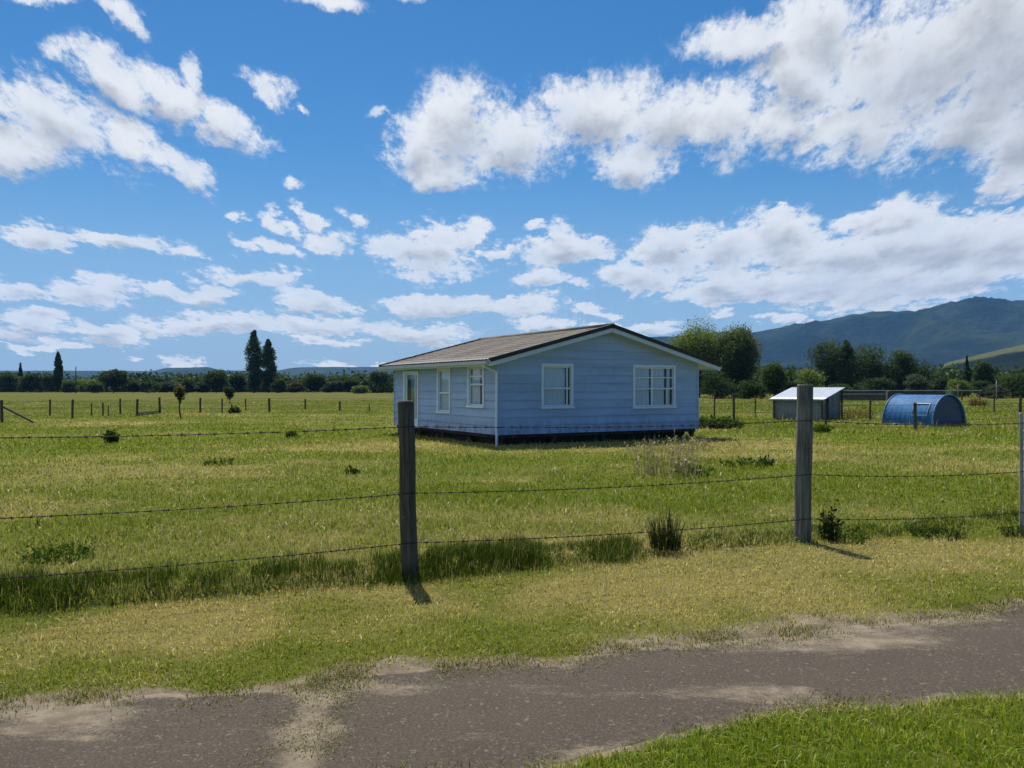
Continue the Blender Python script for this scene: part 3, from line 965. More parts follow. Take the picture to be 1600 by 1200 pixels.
def wire_run(m, pts, r=0.0024, barbs=0.115, sag=0.02, twist=True, rnd=None):
    rnd = rnd or random
    for a, b in zip(pts[:-1], pts[1:]):
        a, b = np.array(a, float), np.array(b, float)
        ln = np.linalg.norm(b - a)
        n = max(6, int(ln / 0.05)) if barbs else max(4, int(ln / 1.2))
        line = []
        for i in range(n + 1):
            t = i / n
            p = a + (b - a) * t
            p[2] -= sag * 4 * t * (1 - t)
            line.append(p)
        if twist and barbs:
            for ph in (0, math.pi):
                m.tube([p + np.array((0, 0.0026 * math.sin(i * 1.3 + ph), 0.0026 * math.cos(i * 1.3 + ph))) for i, p in enumerate(line)], r, 4, cap=False)
        else:
            m.tube(line, r, 4, cap=False)
        if barbs:
            k = int(ln / barbs)
            d = (b - a) / ln
            side = np.array((-d[1], d[0], 0))
            for j in range(1, k):
                t = (j + rnd.uniform(-0.15, 0.15)) / k
                p = a + (b - a) * t; p[2] -= sag * 4 * t * (1 - t)
                m.tube([p - d * 0.014, p + d * 0.014], 0.0062, 5)
                an = rnd.uniform(0, 3.14)
                for q in (an, an + 1.5):
                    v = (side * math.cos(q) + np.array((0, 0, 1.0)) * math.sin(q)) * 0.018 + d * rnd.uniform(-0.008, 0.008)
                    m.tube([p - v, p + v], 0.0017, 4)


def build_front_fence():
    A = np.array((F0[0], F0[1]))
    B = np.array((3.17, 9.09))
    C = np.array((5.885, 9.62))
    D = np.array((9.6, 10.9))
    Z = A - (B - A)
    fence = tag(empty('wire_fence', (A[0], A[1], 0)), 'barbed wire fence on round weathered posts between the footpath verge and the paddock', 'fence')
    gz = lambda p: float(height(np.array([p[0]]), np.array([p[1]]))[0])
    specs = [(Z, 1.52, 0.075, POST_DARK, 0, 0), (A, 1.545, 0.0735, POST_DARK, 0.003, -0.022), (B, 1.70, 0.088, POST_GREY, 0.02, 0.02), (D, 1.6, 0.08, POST_GREY, 0, 0)]
    for p, h, r, mat, lx, ly in specs:
        o = post_mesh(h, r).build('post', mat, fence, smooth=True)
        o.location = (p[0] - A[0], p[1] - A[1], gz(p))
        o.rotation_euler = (lx * 0, ly, random.uniform(0, 6))
        o.rotation_euler = (0, ly, 0)
    o = post_mesh(1.42, 0.021, 8).build('post', POST_PALE, fence, smooth=True)
    o.location = (C[0] - A[0], C[1] - A[1], gz(C))
    tag(o, 'thin bleached grey batten post')
    off = np.array((FD[1], -FD[0])) * 0.082           # wires stapled to the path side of the posts
    rnd = random.Random(5)
    for hs in ((1.30, 1.32, 1.31, 1.30, 1.3), (0.71, 0.735, 0.725, 0.74, 0.75), (0.27, 0.30, 0.245, 0.27, 0.3)):
        m = MB()
        P = []
        for p, z in zip((Z, A, B, C, D), hs):
            k = off * (1.0 if p is not C else 0.3) * (1.12 if p is B else 1)
            P.append((p[0] + k[0] - A[0], p[1] + k[1] - A[1], z + gz(p)))
        wire_run(m, P, sag=0.035, rnd=rnd)
        m.build('barbed_wire', WIRE_M, fence)
    m = MB().tube([(1.9, 0.74, 0.0), (1.905, 0.735, 0.22), (1.9, 0.72, 0.40)], 0.010, 6)
    return fence


def line_fence(name, label, posts, wires, mat=POST_FAR, rails=(), stays=(), wr=0.006):
    """posts: (photograph x, base y, height, radius); wires: heights."""
    g = [ground_at(p[0], p[1]) for p in posts]
    o0 = g[0]
    root = tag(empty(name, (o0[0], o0[1], 0)), label, 'fence')
    for p, q in zip(posts, g):
        o = post_mesh(p[2], p[3] * 0.8, 8).build('post', mat, root, smooth=True)
        o.location = (q[0] - o0[0], q[1] - o0[1], 0)
        o.rotation_euler = (random.uniform(-.03, .03), random.uniform(-.03, .03), 0)
    for z in wires:
        m = MB()
        wire_run(m, [(q[0] - o0[0], q[1] - o0[1] - 0.05, z) for q in g], r=wr, barbs=0, sag=0.03)
        m.build('wire', WIRE_M, root)
    for (i, j, z, r) in rails:
        a, b = g[i], g[j]
        MB().tube([(a[0] - o0[0], a[1] - o0[1] - 0.06, z), (b[0] - o0[0], b[1] - o0[1] - 0.06, z)], r, 6).build('rail', mat, root)
    for (i, z, ex, ey) in stays:
        a, e = g[i], ground_at(ex, ey)
        MB().tube([(a[0] - o0[0], a[1] - o0[1], z), (e[0] - o0[0], e[1] - o0[1], 0.0)], 0.05, 8).build('stay', mat, root)
    return root


build_front_fence()
line_fence('paddock_fence', 'old post and wire fence with a diagonal stay crossing the paddock left of the house',
           [(-120, 664, 1.1, .07), (3, 660, 1.08, .085), (78, 650, 0.98, .07), (113, 655, 1.05, .075), (143, 650, 0.75, .05), (161, 650, 0.80, .06), (169, 650, 0.6, .04), (188, 648, 1.0, .07), (214, 650, 1.0, .09),
            (250, 646, 1.05, .09), (313, 645, 1.0, .09), (347, 645, 0.95, .065), (384, 641, 0.85, .065), (421, 643, 0.92, .10), (477, 640, 0.80, .085), (531, 642, 0.68, .085), (577, 643, 0.5, .05), (640, 642, 0.8, .06)],
           (0.92, 0.55, 0.28), rails=[(8, 9, 0.16, 0.055), (8, 9, 0.04, 0.05)], stays=[(1, 0.78, 53, 660)])
line_fence('yard_fence', 'post and wire fence running behind the house past the blue shelter',
           [(1010, 668, 1.2, .07), (1147, 670, 1.45, .065), (1290, 671, 1.1, .06), (1430, 672, 1.08, .085), (1593, 667, 1.32, .075), (1760, 664, 1.2, .07)], (1.0, 0.70, 0.40, 0.12), wr=0.007)
line_fence('back_fence', 'post and wire fence in tall grass beside the grey hut',
           [(1060, 654, 1.3, .06), (1116, 655, 1.45, .055), (1180, 654, 1.1, .05), (1359, 658, 1.05, .07), (1455, 652, 1.0, .05), (1553, 646, 0.95, .06), (1660, 642, 1.0, .06)], (0.85, 0.45), wr=0.007)


# ------------------------------------------------------------------ hut, shelter, yard wall, poles
def build_hut():
    px, py = ground_at(1209, 655.5)
    th = R(-43)
    hut = tag(empty('garden_hut', (px, py, 0), th), 'small grey timber hut with a pale lean-to iron roof', 'hut')
    wl, dp = 2.62, 2.35
    zf, zb = 1.13, 1.66
    wood = wood_mat('grey_hut_boards', (0.13, 0.15, 0.17), (0.27, 0.30, 0.33))
    dark = Mat('hut_gap').base((0.02, 0.02, 0.022), 0.9).m
    iron = Mat('galvanised_iron')
    n = iron.noise(iron.coord('Object'), 3, 5)
    iron.base(iron.mix(n, (0.50, 0.53, 0.57), (0.70, 0.72, 0.76)), 0.42, 0.35, 0.5)
    zs = lambda y: zf + (zb - zf) * y / dp
    m = MB()
    nb = 13
    for i in range(nb):                                                  # upright boards, two of them missing
        a, b = wl * i / nb, wl * (i + 1) / nb - 0.012
        m.box(a, b, 0, 0.02 + 0.006 * (i % 3), 0.06, zf - 0.04)
    m.build('front_wall', wood, hut)
    m = MB()
    for i in range(11):
        a, b = dp * i / 11, dp * (i + 1) / 11 - 0.014
        if i in (2, 10): continue
        o = 0.006 * (i % 3)
        m.add([(wl - 0.02 - o, a, 0.1), (wl - o, a, 0.1), (wl - o, b, 0.1), (wl - 0.02 - o, b, 0.1), (wl - 0.02 - o, a, zs(a) - 0.05), (wl - o, a, zs(a) - 0.05), (wl - o, b, zs(b) - 0.05), (wl - 0.02 - o, b, zs(b) - 0.05)],
              [(0, 3, 2, 1), (4, 5, 6, 7), (0, 1, 5, 4), (1, 2, 6, 5), (2, 3, 7, 6), (3, 0, 4, 7)])
    m.build('side_wall', wood, hut)
    m = MB().box(0.0, 0.02, 0.03, dp, 0.06, zf - 0.02).box(0.02, wl - 0.04, dp - 0.02, dp, 0.06, zb - 0.08)
    m.build('rear_wall', wood, hut)
    MB().box(0.05, wl - 0.06, 0.05, dp - 0.05, -0.02, 0.06).build('floor_board', dark, hut)
    for (x, y) in ((0.03, -0.045), (wl * 0.52, -0.045), (wl - 0.03, -0.045), (wl + 0.045, dp * 0.22), (wl + 0.045, dp - 0.03)):
        MB().box(x - 0.04, x + 0.04, y - 0.04, y + 0.04, -0.2, zs(max(y, 0)) - 0.05).build('corner_post', POST_FAR, hut)
    # corrugated roof sheet
    ny, nx = 6, 130
    xs = np.linspace(-0.16, wl + 0.16, nx); ys = np.linspace(-0.22, dp + 0.14, ny)
    X, Y = np.meshgrid(xs, ys)
    Z = zf + (zb - zf) * Y / dp + 0.016 * np.sin(X * 2 * math.pi / 0.11)
    idx = np.arange(X.size).reshape(X.shape)
    top = np.stack([idx[:-1, :-1], idx[:-1, 1:], idx[1:, 1:], idx[1:, :-1]], -1).reshape(-1, 4)
    me = np_mesh('roof', np.stack([X, Y, Z], -1).reshape(-1, 3), [top], iron.m, smooth=True)
    o = link('roof', me, hut)
    s = o.modifiers.new('thick', 'SOLIDIFY'); s.thickness = 0.02
    MB().box(-0.14, wl + 0.14, -0.205, -0.17, zf - 0.13, zf - 0.085).build('roof_purlin', wood, hut)


def build_shelter():
    d = 37.0
    cx, cy = at_depth(1483, d - 0.5)
    ax = np.array((0.563, -0.826))
    root = tag(empty('calf_shelter', (cx, cy, 0), math.atan2(ax[1], ax[0])), 'blue half round plastic animal shelter standing in the grass', 'shelter')
    r, ln = 1.36, 2.3
    m = Mat('blue_plastic')
    w = m.coord('Object')
    n = m.noise(w, 1.2, 5, 0.6)
    c = m.mix(m.ramp(n, 0.35, 0.7), (0.010, 0.085, 0.22), (0.035, 0.165, 0.36))
    c = m.mix(m.ramp(m.noise(w, 5, 6, 0.7), 0.55, 0.75, 0, 0.6), c, (0.16, 0.26, 0.44))
    m.base(c, 0.62, spec=0.16)
    shell_m = m.m
    m = Mat('dark_blue_panel')
    c = m.mix(m.noise(m.coord('Object'), 1.5, 4), (0.005, 0.035, 0.10), (0.011, 0.058, 0.16))
    m.base(c, 0.5, spec=0.4)
    panel_m = m.m
    rimm = Mat('faded_blue_rim').base((0.10, 0.20, 0.32), 0.5).m
    # shell: local x runs along the axis, visible end at x = 0, shelter extends to -ln
    na, nx = 48, 90
    A = np.linspace(0, math.pi, na); X = np.linspace(-ln, 0, nx)
    AA, XX = np.meshgrid(A, X)
    rr = r + 0.004 * np.sin(XX * 2 * math.pi / 0.23)
    ex = np.abs(np.sin(AA)) ** 0.92 * np.sign(np.sin(AA))
    P = np.stack([XX, rr * np.cos(AA), rr * ex], -1).reshape(-1, 3)
    idx = np.arange(na * nx).reshape(nx, na)
    q = np.stack([idx[:-1, :-1], idx[:-1, 1:], idx[1:, 1:], idx[1:, :-1]], -1).reshape(-1, 4)
    o = link('shell', np_mesh('shell', P, [q], shell_m, smooth=True), root)
    s = o.modifiers.new('thick', 'SOLIDIFY'); s.thickness = 0.02; s.offset = -1
    def arc(rad, n=40): return [(rad * math.cos(a), rad * abs(math.sin(a)) ** 0.92) for a in np.linspace(0, math.pi, n)]
    MB().prism(arc(r - 0.03), 'x', -0.10, -0.075).build('end_panel', panel_m, root)
    MB().prism(arc(r - 0.03), 'x', -ln + 0.06, -ln + 0.085).build('end_panel', panel_m, root)
    for x in (0.0, -ln):
        MB().tube([(x, p[0], p[1] + 0.01) for p in arc(r + 0.012)], 0.030, 8).build('rim', rimm, root, smooth=True)
    pale = wood_mat('shelter_skid_timber', (0.20, 0.20, 0.18), (0.34, 0.34, 0.31))
    for y in (-r - 0.02, r + 0.02):
        MB().box(-ln - 0.05, 0.10, y - 0.05, y + 0.05, -0.06, 0.075).build('skid', pale, root)
    MB().box(0.03, 0.09, -r - 0.07, r + 0.07, -0.05, 0.085).build('sill_board', pale, root)
    # vent hatch low on the camera side (negative local y)
    aa = R(180 + 0)
    pts = []
    m = MB()
    for (x0, x1, a0, a1) in ((-0.95, -0.30, 0.30, 0.34), (-0.95, -0.30, 0.74, 0.78), (-0.99, -0.95, 0.30, 0.78), (-0.30, -0.26, 0.30, 0.78)):
        ps = []
        for a in np.linspace(math.pi - a0, math.pi - a1, 5):
            ps.append((a))
        for k in range(4):
            vs = []
            for a in (ps[k], ps[k + 1]):
                for rad in (r + 0.015, r + 0.035):
                    vs += [(x0, rad * math.cos(a), rad * math.sin(a) ** 0.92), (x1, rad * math.cos(a), rad * math.sin(a) ** 0.92)]
            m.add(vs, [(0, 1, 3, 2), (4, 6, 7, 5), (0, 4, 5, 1), (2, 3, 7, 6), (0, 2, 6, 4), (1, 5, 7, 3)])
    m.build('vent_frame', rimm, root)


def build_yard_wall():
    x0, y0 = ground_at(1300, 626.5)
    x1, y1 = at_depth(1532, y0 + 4)
    ang = math.atan2(y1 - y0, x1 - x0); ln = math.hypot(x1 - x0, y1 - y0)
    root = tag(empty('stock_yard_fence', (x0, y0, 0), ang), 'long low brown timber board fence with a pale top rail beyond the blue shelter', 'fence')
    brown = wood_mat('brown_yard_boards', (0.085, 0.060, 0.045), (0.19, 0.14, 0.11))
    pale = paint_mat('pale_rail', (0.50, 0.50, 0.50), (0.25, 0.23, 0.2), 0.5)
    m = MB()
    L1 = ln * 0.76
    for k, (a, b) in enumerate(((0.02, 0.30), (0.31, 0.58), (0.59, 0.86), (0.87, 1.16))):
        m.box(0, L1, 0, 0.05, a, b)
    m.build('boards', brown, root)
    MB().box(-0.2, ln, -0.32, 0.05, 1.24, 1.33).build('top_rail', pale, root)
    MB().box(0.0, L1 * 0.47, -0.07, -0.03, 0.80, 0.90).build('rail', pale, root)
    for i in range(9):
        x = ln * i / 8
        MB().box(x - 0.07, x + 0.07, 0.06, 0.20, -0.3, 1.30).build('post', brown if i != 3 else pale, root)
    MB().box(L1 * 0.46, L1 * 0.46 + 0.18, -0.22, -0.08, -0.3, 1.2).build('post', pale, root)


def pole(px, top, d, label, mat, r=0.12, bar=False):
    x, y = at_depth(px, d)
    h = EYE + (HORIZON - top) / FPX * d
    m = MB().tube([(0, 0, -0.5), (0, 0, h * 0.5), (0, 0, h)], [r * 1.15, r, r * 0.8], 10)
    root = tag(empty('utility_pole', (x, y, 0)), label, 'pole')
    m.build('shaft', mat, root, smooth=True)
    if bar:
        MB().box(-0.9, 0.9, -0.08, 0.08, h - 0.7, h - 0.55).build('crossarm', mat, root)


build_hut()
build_shelter()
build_yard_wall()
pole(118.5, 573, 245, 'dark utility pole left of the round tree in the far treeline', POST_FAR, 0.16)
pole(228, 578, 260, 'thin dark pole just right of the round tree in the far treeline', POST_FAR, 0.10)
pole(1557, 594, 105, 'pale grey pole among the shrubs near the right edge', POST_PALE, 0.055)
pole(1497, 600, 105, 'short pale pole among bright shrubs beyond the blue shelter', POST_PALE, 0.045)


# ------------------------------------------------------------------ trees
def leaves(clumps, size, cols, rs, vary=0.35, up=0.25):
    """Leaf quads spread through clumps [(centre, radii, n, tone)]. Returns verts, quads, colours."""
    C = []; S = []; K = []
    for (c, rad, n, tone) in clumps:
        d = rs.normal(size=(n, 3)); d /= np.linalg.norm(d, axis=1)[:, None]
        rr = rs.random(n) ** 0.42
        rr = rr * (1 + 0.11 * rs.normal(size=n))
        p = np.asarray(c) + d * rr[:, None] * np.asarray(rad)
        C.append(p)
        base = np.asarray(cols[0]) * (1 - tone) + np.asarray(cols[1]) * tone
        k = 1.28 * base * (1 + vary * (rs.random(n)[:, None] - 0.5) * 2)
        K.append(k)
        S.append(size * rs.uniform(0.6, 1.35, n))
    C, S, K = np.concatenate(C), np.concatenate(S), np.concatenate(K)
    n = len(C)
    nrm = rs.normal(size=(n, 3)); nrm[:, 2] = np.abs(nrm[:, 2]) + up
    nrm /= np.linalg.norm(nrm, axis=1)[:, None]
    t = np.cross(nrm, rs.normal(size=(n, 3))); t /= np.linalg.norm(t, axis=1)[:, None]
    b = np.cross(nrm, t)
    t = t * S[:, None]; b = b * (S * 0.62)[:, None]
    V = np.stack([C - t, C - b * 0.9 + t * 0.1, C + t, C + b * 0.9 + t * 0.1], 1).reshape(-1, 3)
    F = np.arange(4 * n).reshape(n, 4)
    return V, F, np.repeat(np.clip(K, 0.004, 1), 4, axis=0)


GREENS = {'dark': ((0.020, 0.038, 0.012), (0.060, 0.092, 0.022)), 'mid': ((0.030, 0.055, 0.014), (0.075, 0.11, 0.025)),
          'light': ((0.070, 0.105, 0.018), (0.20, 0.24, 0.045)), 'willow': ((0.048, 0.078, 0.018), (0.17, 0.215, 0.048)), 'sage': ((0.036, 0.058, 0.022), (0.13, 0.16, 0.052)), 'poplar': ((0.036, 0.056, 0.020), (0.085, 0.115, 0.034)),
          'grey': ((0.045, 0.058, 0.036), (0.085, 0.10, 0.055)), 'brown': ((0.055, 0.050, 0.022), (0.13, 0.10, 0.04))}


def tree(name, label, px, top, base_d, width_px, kind='round', tone='mid', group=None, cat='tree', seed=0, leaf=None, n=None, crown_from=0.22, base_y=0.0):
    """A tree at photograph column PX, distance BASE_D, its top at photograph row TOP and its crown WIDTH_PX wide."""
    rs = np.random.default_rng(1000 + seed)
    x, y = at_depth(px, base_d)
    h = EYE + (HORIZON - top) / FPX * base_d - base_y
    w = width_px / FPX * base_d
    root = tag(empty(name, (x, y, base_y)), label, cat, group)
    leaf = leaf or max(0.10, base_d * 0.0011)
    clumps, limbs = [], []
    if kind == 'poplar':
        n = n or 9000
        k = 60
        for i in range(k):
            t = 0.06 + 0.94 * (i + rs.random() * 0.7) / k
            env = (0.62 + 0.38 * math.sin(min(1, t * 1.5) * math.pi / 2)) * (1 - max(0, (t - 0.62) / 0.38) ** 1.6 * 0.82)
            a = rs.random() * 6.28
            off = w * 0.24 * env
            c = (math.cos(a) * off, math.sin(a) * off, h * t)
            clumps.append((c, (w * 0.30 * env, w * 0.30 * env, h * 0.060), n // k, rs.random()))
            limbs.append([(0, 0, h * max(0.03, t - 0.12)), c])
    elif kind == 'conifer':
        n = n or 2200
        k = 22
        for i in range(k):
            t = (i + 0.5) / k
            a = i * 2.4
            off = w * 0.33 * (1 - t)
            c = (math.cos(a) * off, math.sin(a) * off, h * (0.08 + 0.90 * t))
            clumps.append((c, (w * 0.26 * (1.08 - t), w * 0.26 * (1.08 - t), h * 0.06), int(n / k * (1.4 - 0.8 * t)), rs.random() * 0.8))
            limbs.append([(0, 0, c[2] - 0.1), c])
    else:
        k = {'round': 26, 'bush': 20, 'wide': 46}[kind]
        n = n or {'round': 8000, 'bush': 4200, 'wide': 26000}[kind]
        z0 = h * (crown_from if kind != 'bush' else 0.0)
        cz, rz = (z0 + h) / 2, (h - z0) / 2
        for i in range(k):
            d = rs.normal(size=3); d /= np.linalg.norm(d)
            if kind == 'bush': d[2] = abs(d[2]) * 1.0 - 0.35
            rr = 0.42 + 0.36 * rs.random()
            cr = (0.24 + 0.14 * rs.random())
            c = (d[0] * rr * w / 2 * 0.95, d[1] * rr * w / 2 * 0.95, cz + d[2] * rr * rz * 1.02)
            if kind == 'bush':
                u = rs.random()
                c = (c[0] * (1.15 - 0.5 * u), c[1] * (1.15 - 0.5 * u), h * (0.10 + 0.70 * u))
            # a flatter, lobed skyline: the widest part sits a little above the middle
            f = 1.0 - 0.35 * max(0, -d[2])
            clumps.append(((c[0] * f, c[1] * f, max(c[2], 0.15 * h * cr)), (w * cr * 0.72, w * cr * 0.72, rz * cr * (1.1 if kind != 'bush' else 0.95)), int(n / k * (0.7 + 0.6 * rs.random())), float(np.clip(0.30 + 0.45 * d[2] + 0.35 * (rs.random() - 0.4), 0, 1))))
            limbs.append([(0, 0, max(z0 * 0.8, 0.08 * h)), (c[0] * 0.5, c[1] * 0.5, (z0 + c[2]) / 2), c])
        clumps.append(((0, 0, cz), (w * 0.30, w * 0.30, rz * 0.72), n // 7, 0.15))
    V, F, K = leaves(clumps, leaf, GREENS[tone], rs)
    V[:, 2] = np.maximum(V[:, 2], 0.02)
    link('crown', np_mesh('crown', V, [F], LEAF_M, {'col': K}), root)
    m = MB()
    tr = max(0.05, h * 0.020)
    top_z = h * (0.9 if kind in ('poplar', 'conifer') else 0.62)
    wob = [(rs.normal() * 0.012 * h * (i > 0), rs.normal() * 0.012 * h * (i > 0), z) for i, z in enumerate(np.linspace(-0.3, top_z, 6))]
    m.tube(wob, [tr * 1.25, tr, tr * 0.85, tr * 0.65, tr * 0.45, tr * 0.2], 8)
    for lb in limbs[::2]:
        m.tube(lb, [tr * 0.42, tr * 0.28, tr * 0.12][:len(lb)] if len(lb) == 3 else [tr * 0.3, tr * 0.08], 5)
    m.build('trunk', BARK_M, root, smooth=True)
    return root


LG = 'trees along the far edge of the paddock'
left_trees = [
    # px, top, dist, width, kind, tone, name, label
    (-40, 572, 285, 70, 'round', 'dark', 'broadleaf_tree', 'dark tree mass at the extreme left end of the far treeline'),
    (8, 579, 282, 46, 'bush', 'mid', 'broadleaf_tree', 'green domed tree at the left edge of the far treeline'),
    (32, 567, 292, 13, 'conifer', 'dark', 'conifer', 'small dark pointed conifer poking above the left treeline'),
    (48, 580, 270, 38, 'bush', 'dark', 'broadleaf_tree', 'dark rounded tree between the small conifer and the lone slim poplar'),
    (72, 583, 276, 34, 'bush', 'mid', 'broadleaf_tree', 'dense green tree just left of the lone slim poplar'),
    (91, 552, 280, 12, 'poplar', 'poplar', 'poplar_tree', 'lone slim poplar standing in the left treeline'),
    (108, 594, 262, 28, 'bush', 'dark', 'shrub', 'low dark shrub at the foot of the lone slim poplar'),
    (136, 590, 290, 58, 'bush', 'light', 'shrub', 'bright yellow green scrub bush left of the round dark tree'),
    (148, 598, 250, 26, 'bush', 'mid', 'shrub', 'low green shrub against the left side of the round dark tree'),
    (177, 575, 250, 38, 'round', 'dark', 'broadleaf_tree', 'round dark tree standing out of the low left hedge'),
    (208, 593, 262, 26, 'bush', 'dark', 'shrub', 'low dark shrub right of the round dark tree'),
    (233, 594, 256, 34, 'bush', 'mid', 'shrub', 'green shrub in the hedge below the thin dark pole'),
    (262, 592, 262, 30, 'bush', 'grey', 'shrub', 'grey green shrub in the hedge behind the guarded sapling'),
    (294, 591, 258, 26, 'bush', 'dark', 'shrub', 'dark shrub in the hedge just right of the guarded sapling'),
    (315, 593, 262, 26, 'bush', 'mid', 'shrub', 'green shrub left of the pointed tree in the hedge'),
    (338, 578, 252, 32, 'round', 'dark', 'broadleaf_tree', 'dark peaked tree two trees left of the twin poplars'),
    (372, 582, 256, 24, 'round', 'dark', 'broadleaf_tree', 'dark tree close against the left of the twin poplars'),
    (397, 519, 262, 26, 'poplar', 'poplar', 'poplar_tree', 'taller of the twin poplars in the far treeline'),
    (419.5, 532, 262, 24, 'poplar', 'poplar', 'poplar_tree', 'shorter of the twin poplars in the far treeline'),
    (437, 590, 252, 24, 'bush', 'mid', 'shrub', 'green shrub at the right foot of the twin poplars'),
    (462, 596, 258, 32, 'bush', 'brown', 'shrub', 'brownish low shrub right of the twin poplars'),
    (490, 582, 250, 36, 'round', 'dark', 'broadleaf_tree', 'dark spreading tree midway between the twin poplars and the house'),
    (522, 593, 258, 34, 'bush', 'grey', 'shrub', 'grey green shrub in the gap right of the dark spreading tree'),
    (545, 586, 262, 40, 'bush', 'mid', 'broadleaf_tree', 'green rounded tree two trees left of the house'),
    (563, 602, 226, 34, 'bush', 'light', 'shrub', 'pale green low shrub in front of the treeline left of the house'),
    (596, 578, 244, 46, 'bush', 'dark', 'broadleaf_tree', 'big dark bushy tree just left of the house eave'),
    (640, 580, 244, 50, 'bush', 'dark', 'broadleaf_tree', 'dark tree half hidden by the left end of the house'),
]
for i, (px, top, d, w, kind, tone, nm, lb) in enumerate(left_trees):
    tree(nm, lb, px, top, d, w * 1.12, kind, tone, LG, 'tree' if nm != 'shrub' else 'shrub', seed=i, crown_from=0.12)

RG = 'trees behind the hut and shelter'
right_trees = [
    (1092, 503, 140, 96, 'wide', 'willow', 'willow_tree', 'big yellow green tree rising behind the right end of the house', 0.10),
    (1152, 506, 134, 70, 'wide', 'sage', 'broadleaf_tree', 'tall grey green tree with ragged crown right of the big yellow green tree', 0.12),
    (1062, 540, 130, 60, 'round', 'dark', 'broadleaf_tree', 'dark tree directly behind the right end of the house roof', 0.0),
    (1120, 572, 118, 70, 'bush', 'dark', 'shrub', 'dark undergrowth bush below the big yellow green tree', 0.0),
    (1172, 588, 116, 52, 'bush', 'dark', 'shrub', 'dark scrubby bush between the tall ragged tree and the hut', 0.0),
    (1210, 566, 122, 40, 'round', 'mid', 'broadleaf_tree', 'small rounded green tree left of the hut roof', 0.05),
    (1238, 592, 126, 40, 'bush', 'dark', 'shrub', 'low dark bush just behind the hut', 0.0),
    (1262, 572, 150, 58, 'bush', 'light', 'shrub', 'light green dome shaped shrub behind the hut roof', 0.0),
    (1292, 527, 190, 62, 'round', 'dark', 'broadleaf_tree', 'tallest dark tree in the clump beyond the hut', 0.05),
    (1322, 535, 186, 34, 'poplar', 'poplar', 'broadleaf_tree', 'narrow upright tree beside the tallest dark tree beyond the hut', 0.05),
    (1353, 538, 184, 66, 'round', 'dark', 'broadleaf_tree', 'dense dark tree in the middle of the clump above the brown board fence', 0.0),
    (1404, 548, 180, 52, 'round', 'dark', 'broadleaf_tree', 'dark tree at the right end of the tall clump behind the blue shelter', 0.0),
    (1442, 561, 190, 50, 'bush', 'dark', 'broadleaf_tree', 'lower dark tree above the left half of the blue shelter', 0.0),
    (1312, 596, 160, 46, 'bush', 'mid', 'shrub', 'green shrub above the left end of the brown board fence', 0.0),
    (1365, 588, 160, 70, 'bush', 'dark', 'shrub', 'dark shrub in shade above the brown board fence', 0.0),
    (1432, 582, 150, 44, 'bush', 'grey', 'shrub', 'olive grey rounded shrub above the blue shelter', 0.0),
    (1466, 585, 160, 40, 'bush', 'dark', 'shrub', 'dark shrub above the right half of the blue shelter', 0.0),
    (1499, 588, 140, 46, 'bush', 'light', 'shrub', 'bright green shrub right of the blue shelter roof', 0.0),
    (1511, 556, 185, 20, 'conifer', 'dark', 'conifer', 'narrow dark conifer behind the bright green shrub', 0.0),
    (1538, 560, 185, 34, 'round', 'dark', 'broadleaf_tree', 'dark rounded tree right of the narrow conifer', 0.0),
    (1537, 590, 135, 42, 'bush', 'dark', 'shrub', 'dark shrub between the bright green shrub and the round tree at the edge', 0.0),
    (1582, 577, 132, 56, 'bush', 'mid', 'broadleaf_tree', 'wide round tree at the right edge of the treeline', 0.0),
    (1560, 600, 124, 40, 'bush', 'grey', 'shrub', 'low grey green shrub at the foot of the wide round edge tree', 0.0),
    (1640, 570, 140, 70, 'bush', 'dark', 'broadleaf_tree', 'dark tree beyond the right end of the treeline', 0.0),
]
for i, (px, top, d, w, kind, tone, nm, lb, cf) in enumerate(right_trees):
    tree(nm, lb, px, top, d, w * 1.1, kind, tone, RG, 'tree' if nm != 'shrub' else 'shrub', seed=100 + i, crown_from=cf)


def build_far_scrub():
    """Low continuous scrub behind the separate trees: nobody could count it."""
    rs = np.random.default_rng(77)
    clumps = []
    for (p0, p1, d0, d1, hmin, hmax, n, tone) in ((-500, 640, 285, 320, 3.8, 8.2, 340, 0.3), (1040, 1900, 205, 245, 4.0, 8.6, 250, 0.35), (1180, 1900, 420, 520, 6, 11, 90, 0.4)):
        for i in range(n):
            px = rs.uniform(p0, p1); d = rs.uniform(d0, d1)
            x, y = at_depth(px, d)
            h = rs.uniform(hmin, hmax); w = h * rs.uniform(0.6, 1.1)
            clumps.append(((x, y, h * 0.40), (w, w, h * 0.55), 260, float(np.clip(rs.normal(tone, 0.25), 0, 1))))
    V, F, K = leaves(clumps, 0.62, GREENS['dark'], rs)
    V[:, 2] = np.maximum(V[:, 2], 0.02)
    tag(link('far_scrub', np_mesh('far_scrub', V, [F], LEAF_M, {'col': K})), 'dark belt of distant scrub along the far edge of the fields', 'scrub', kind='stuff')


build_far_scrub()


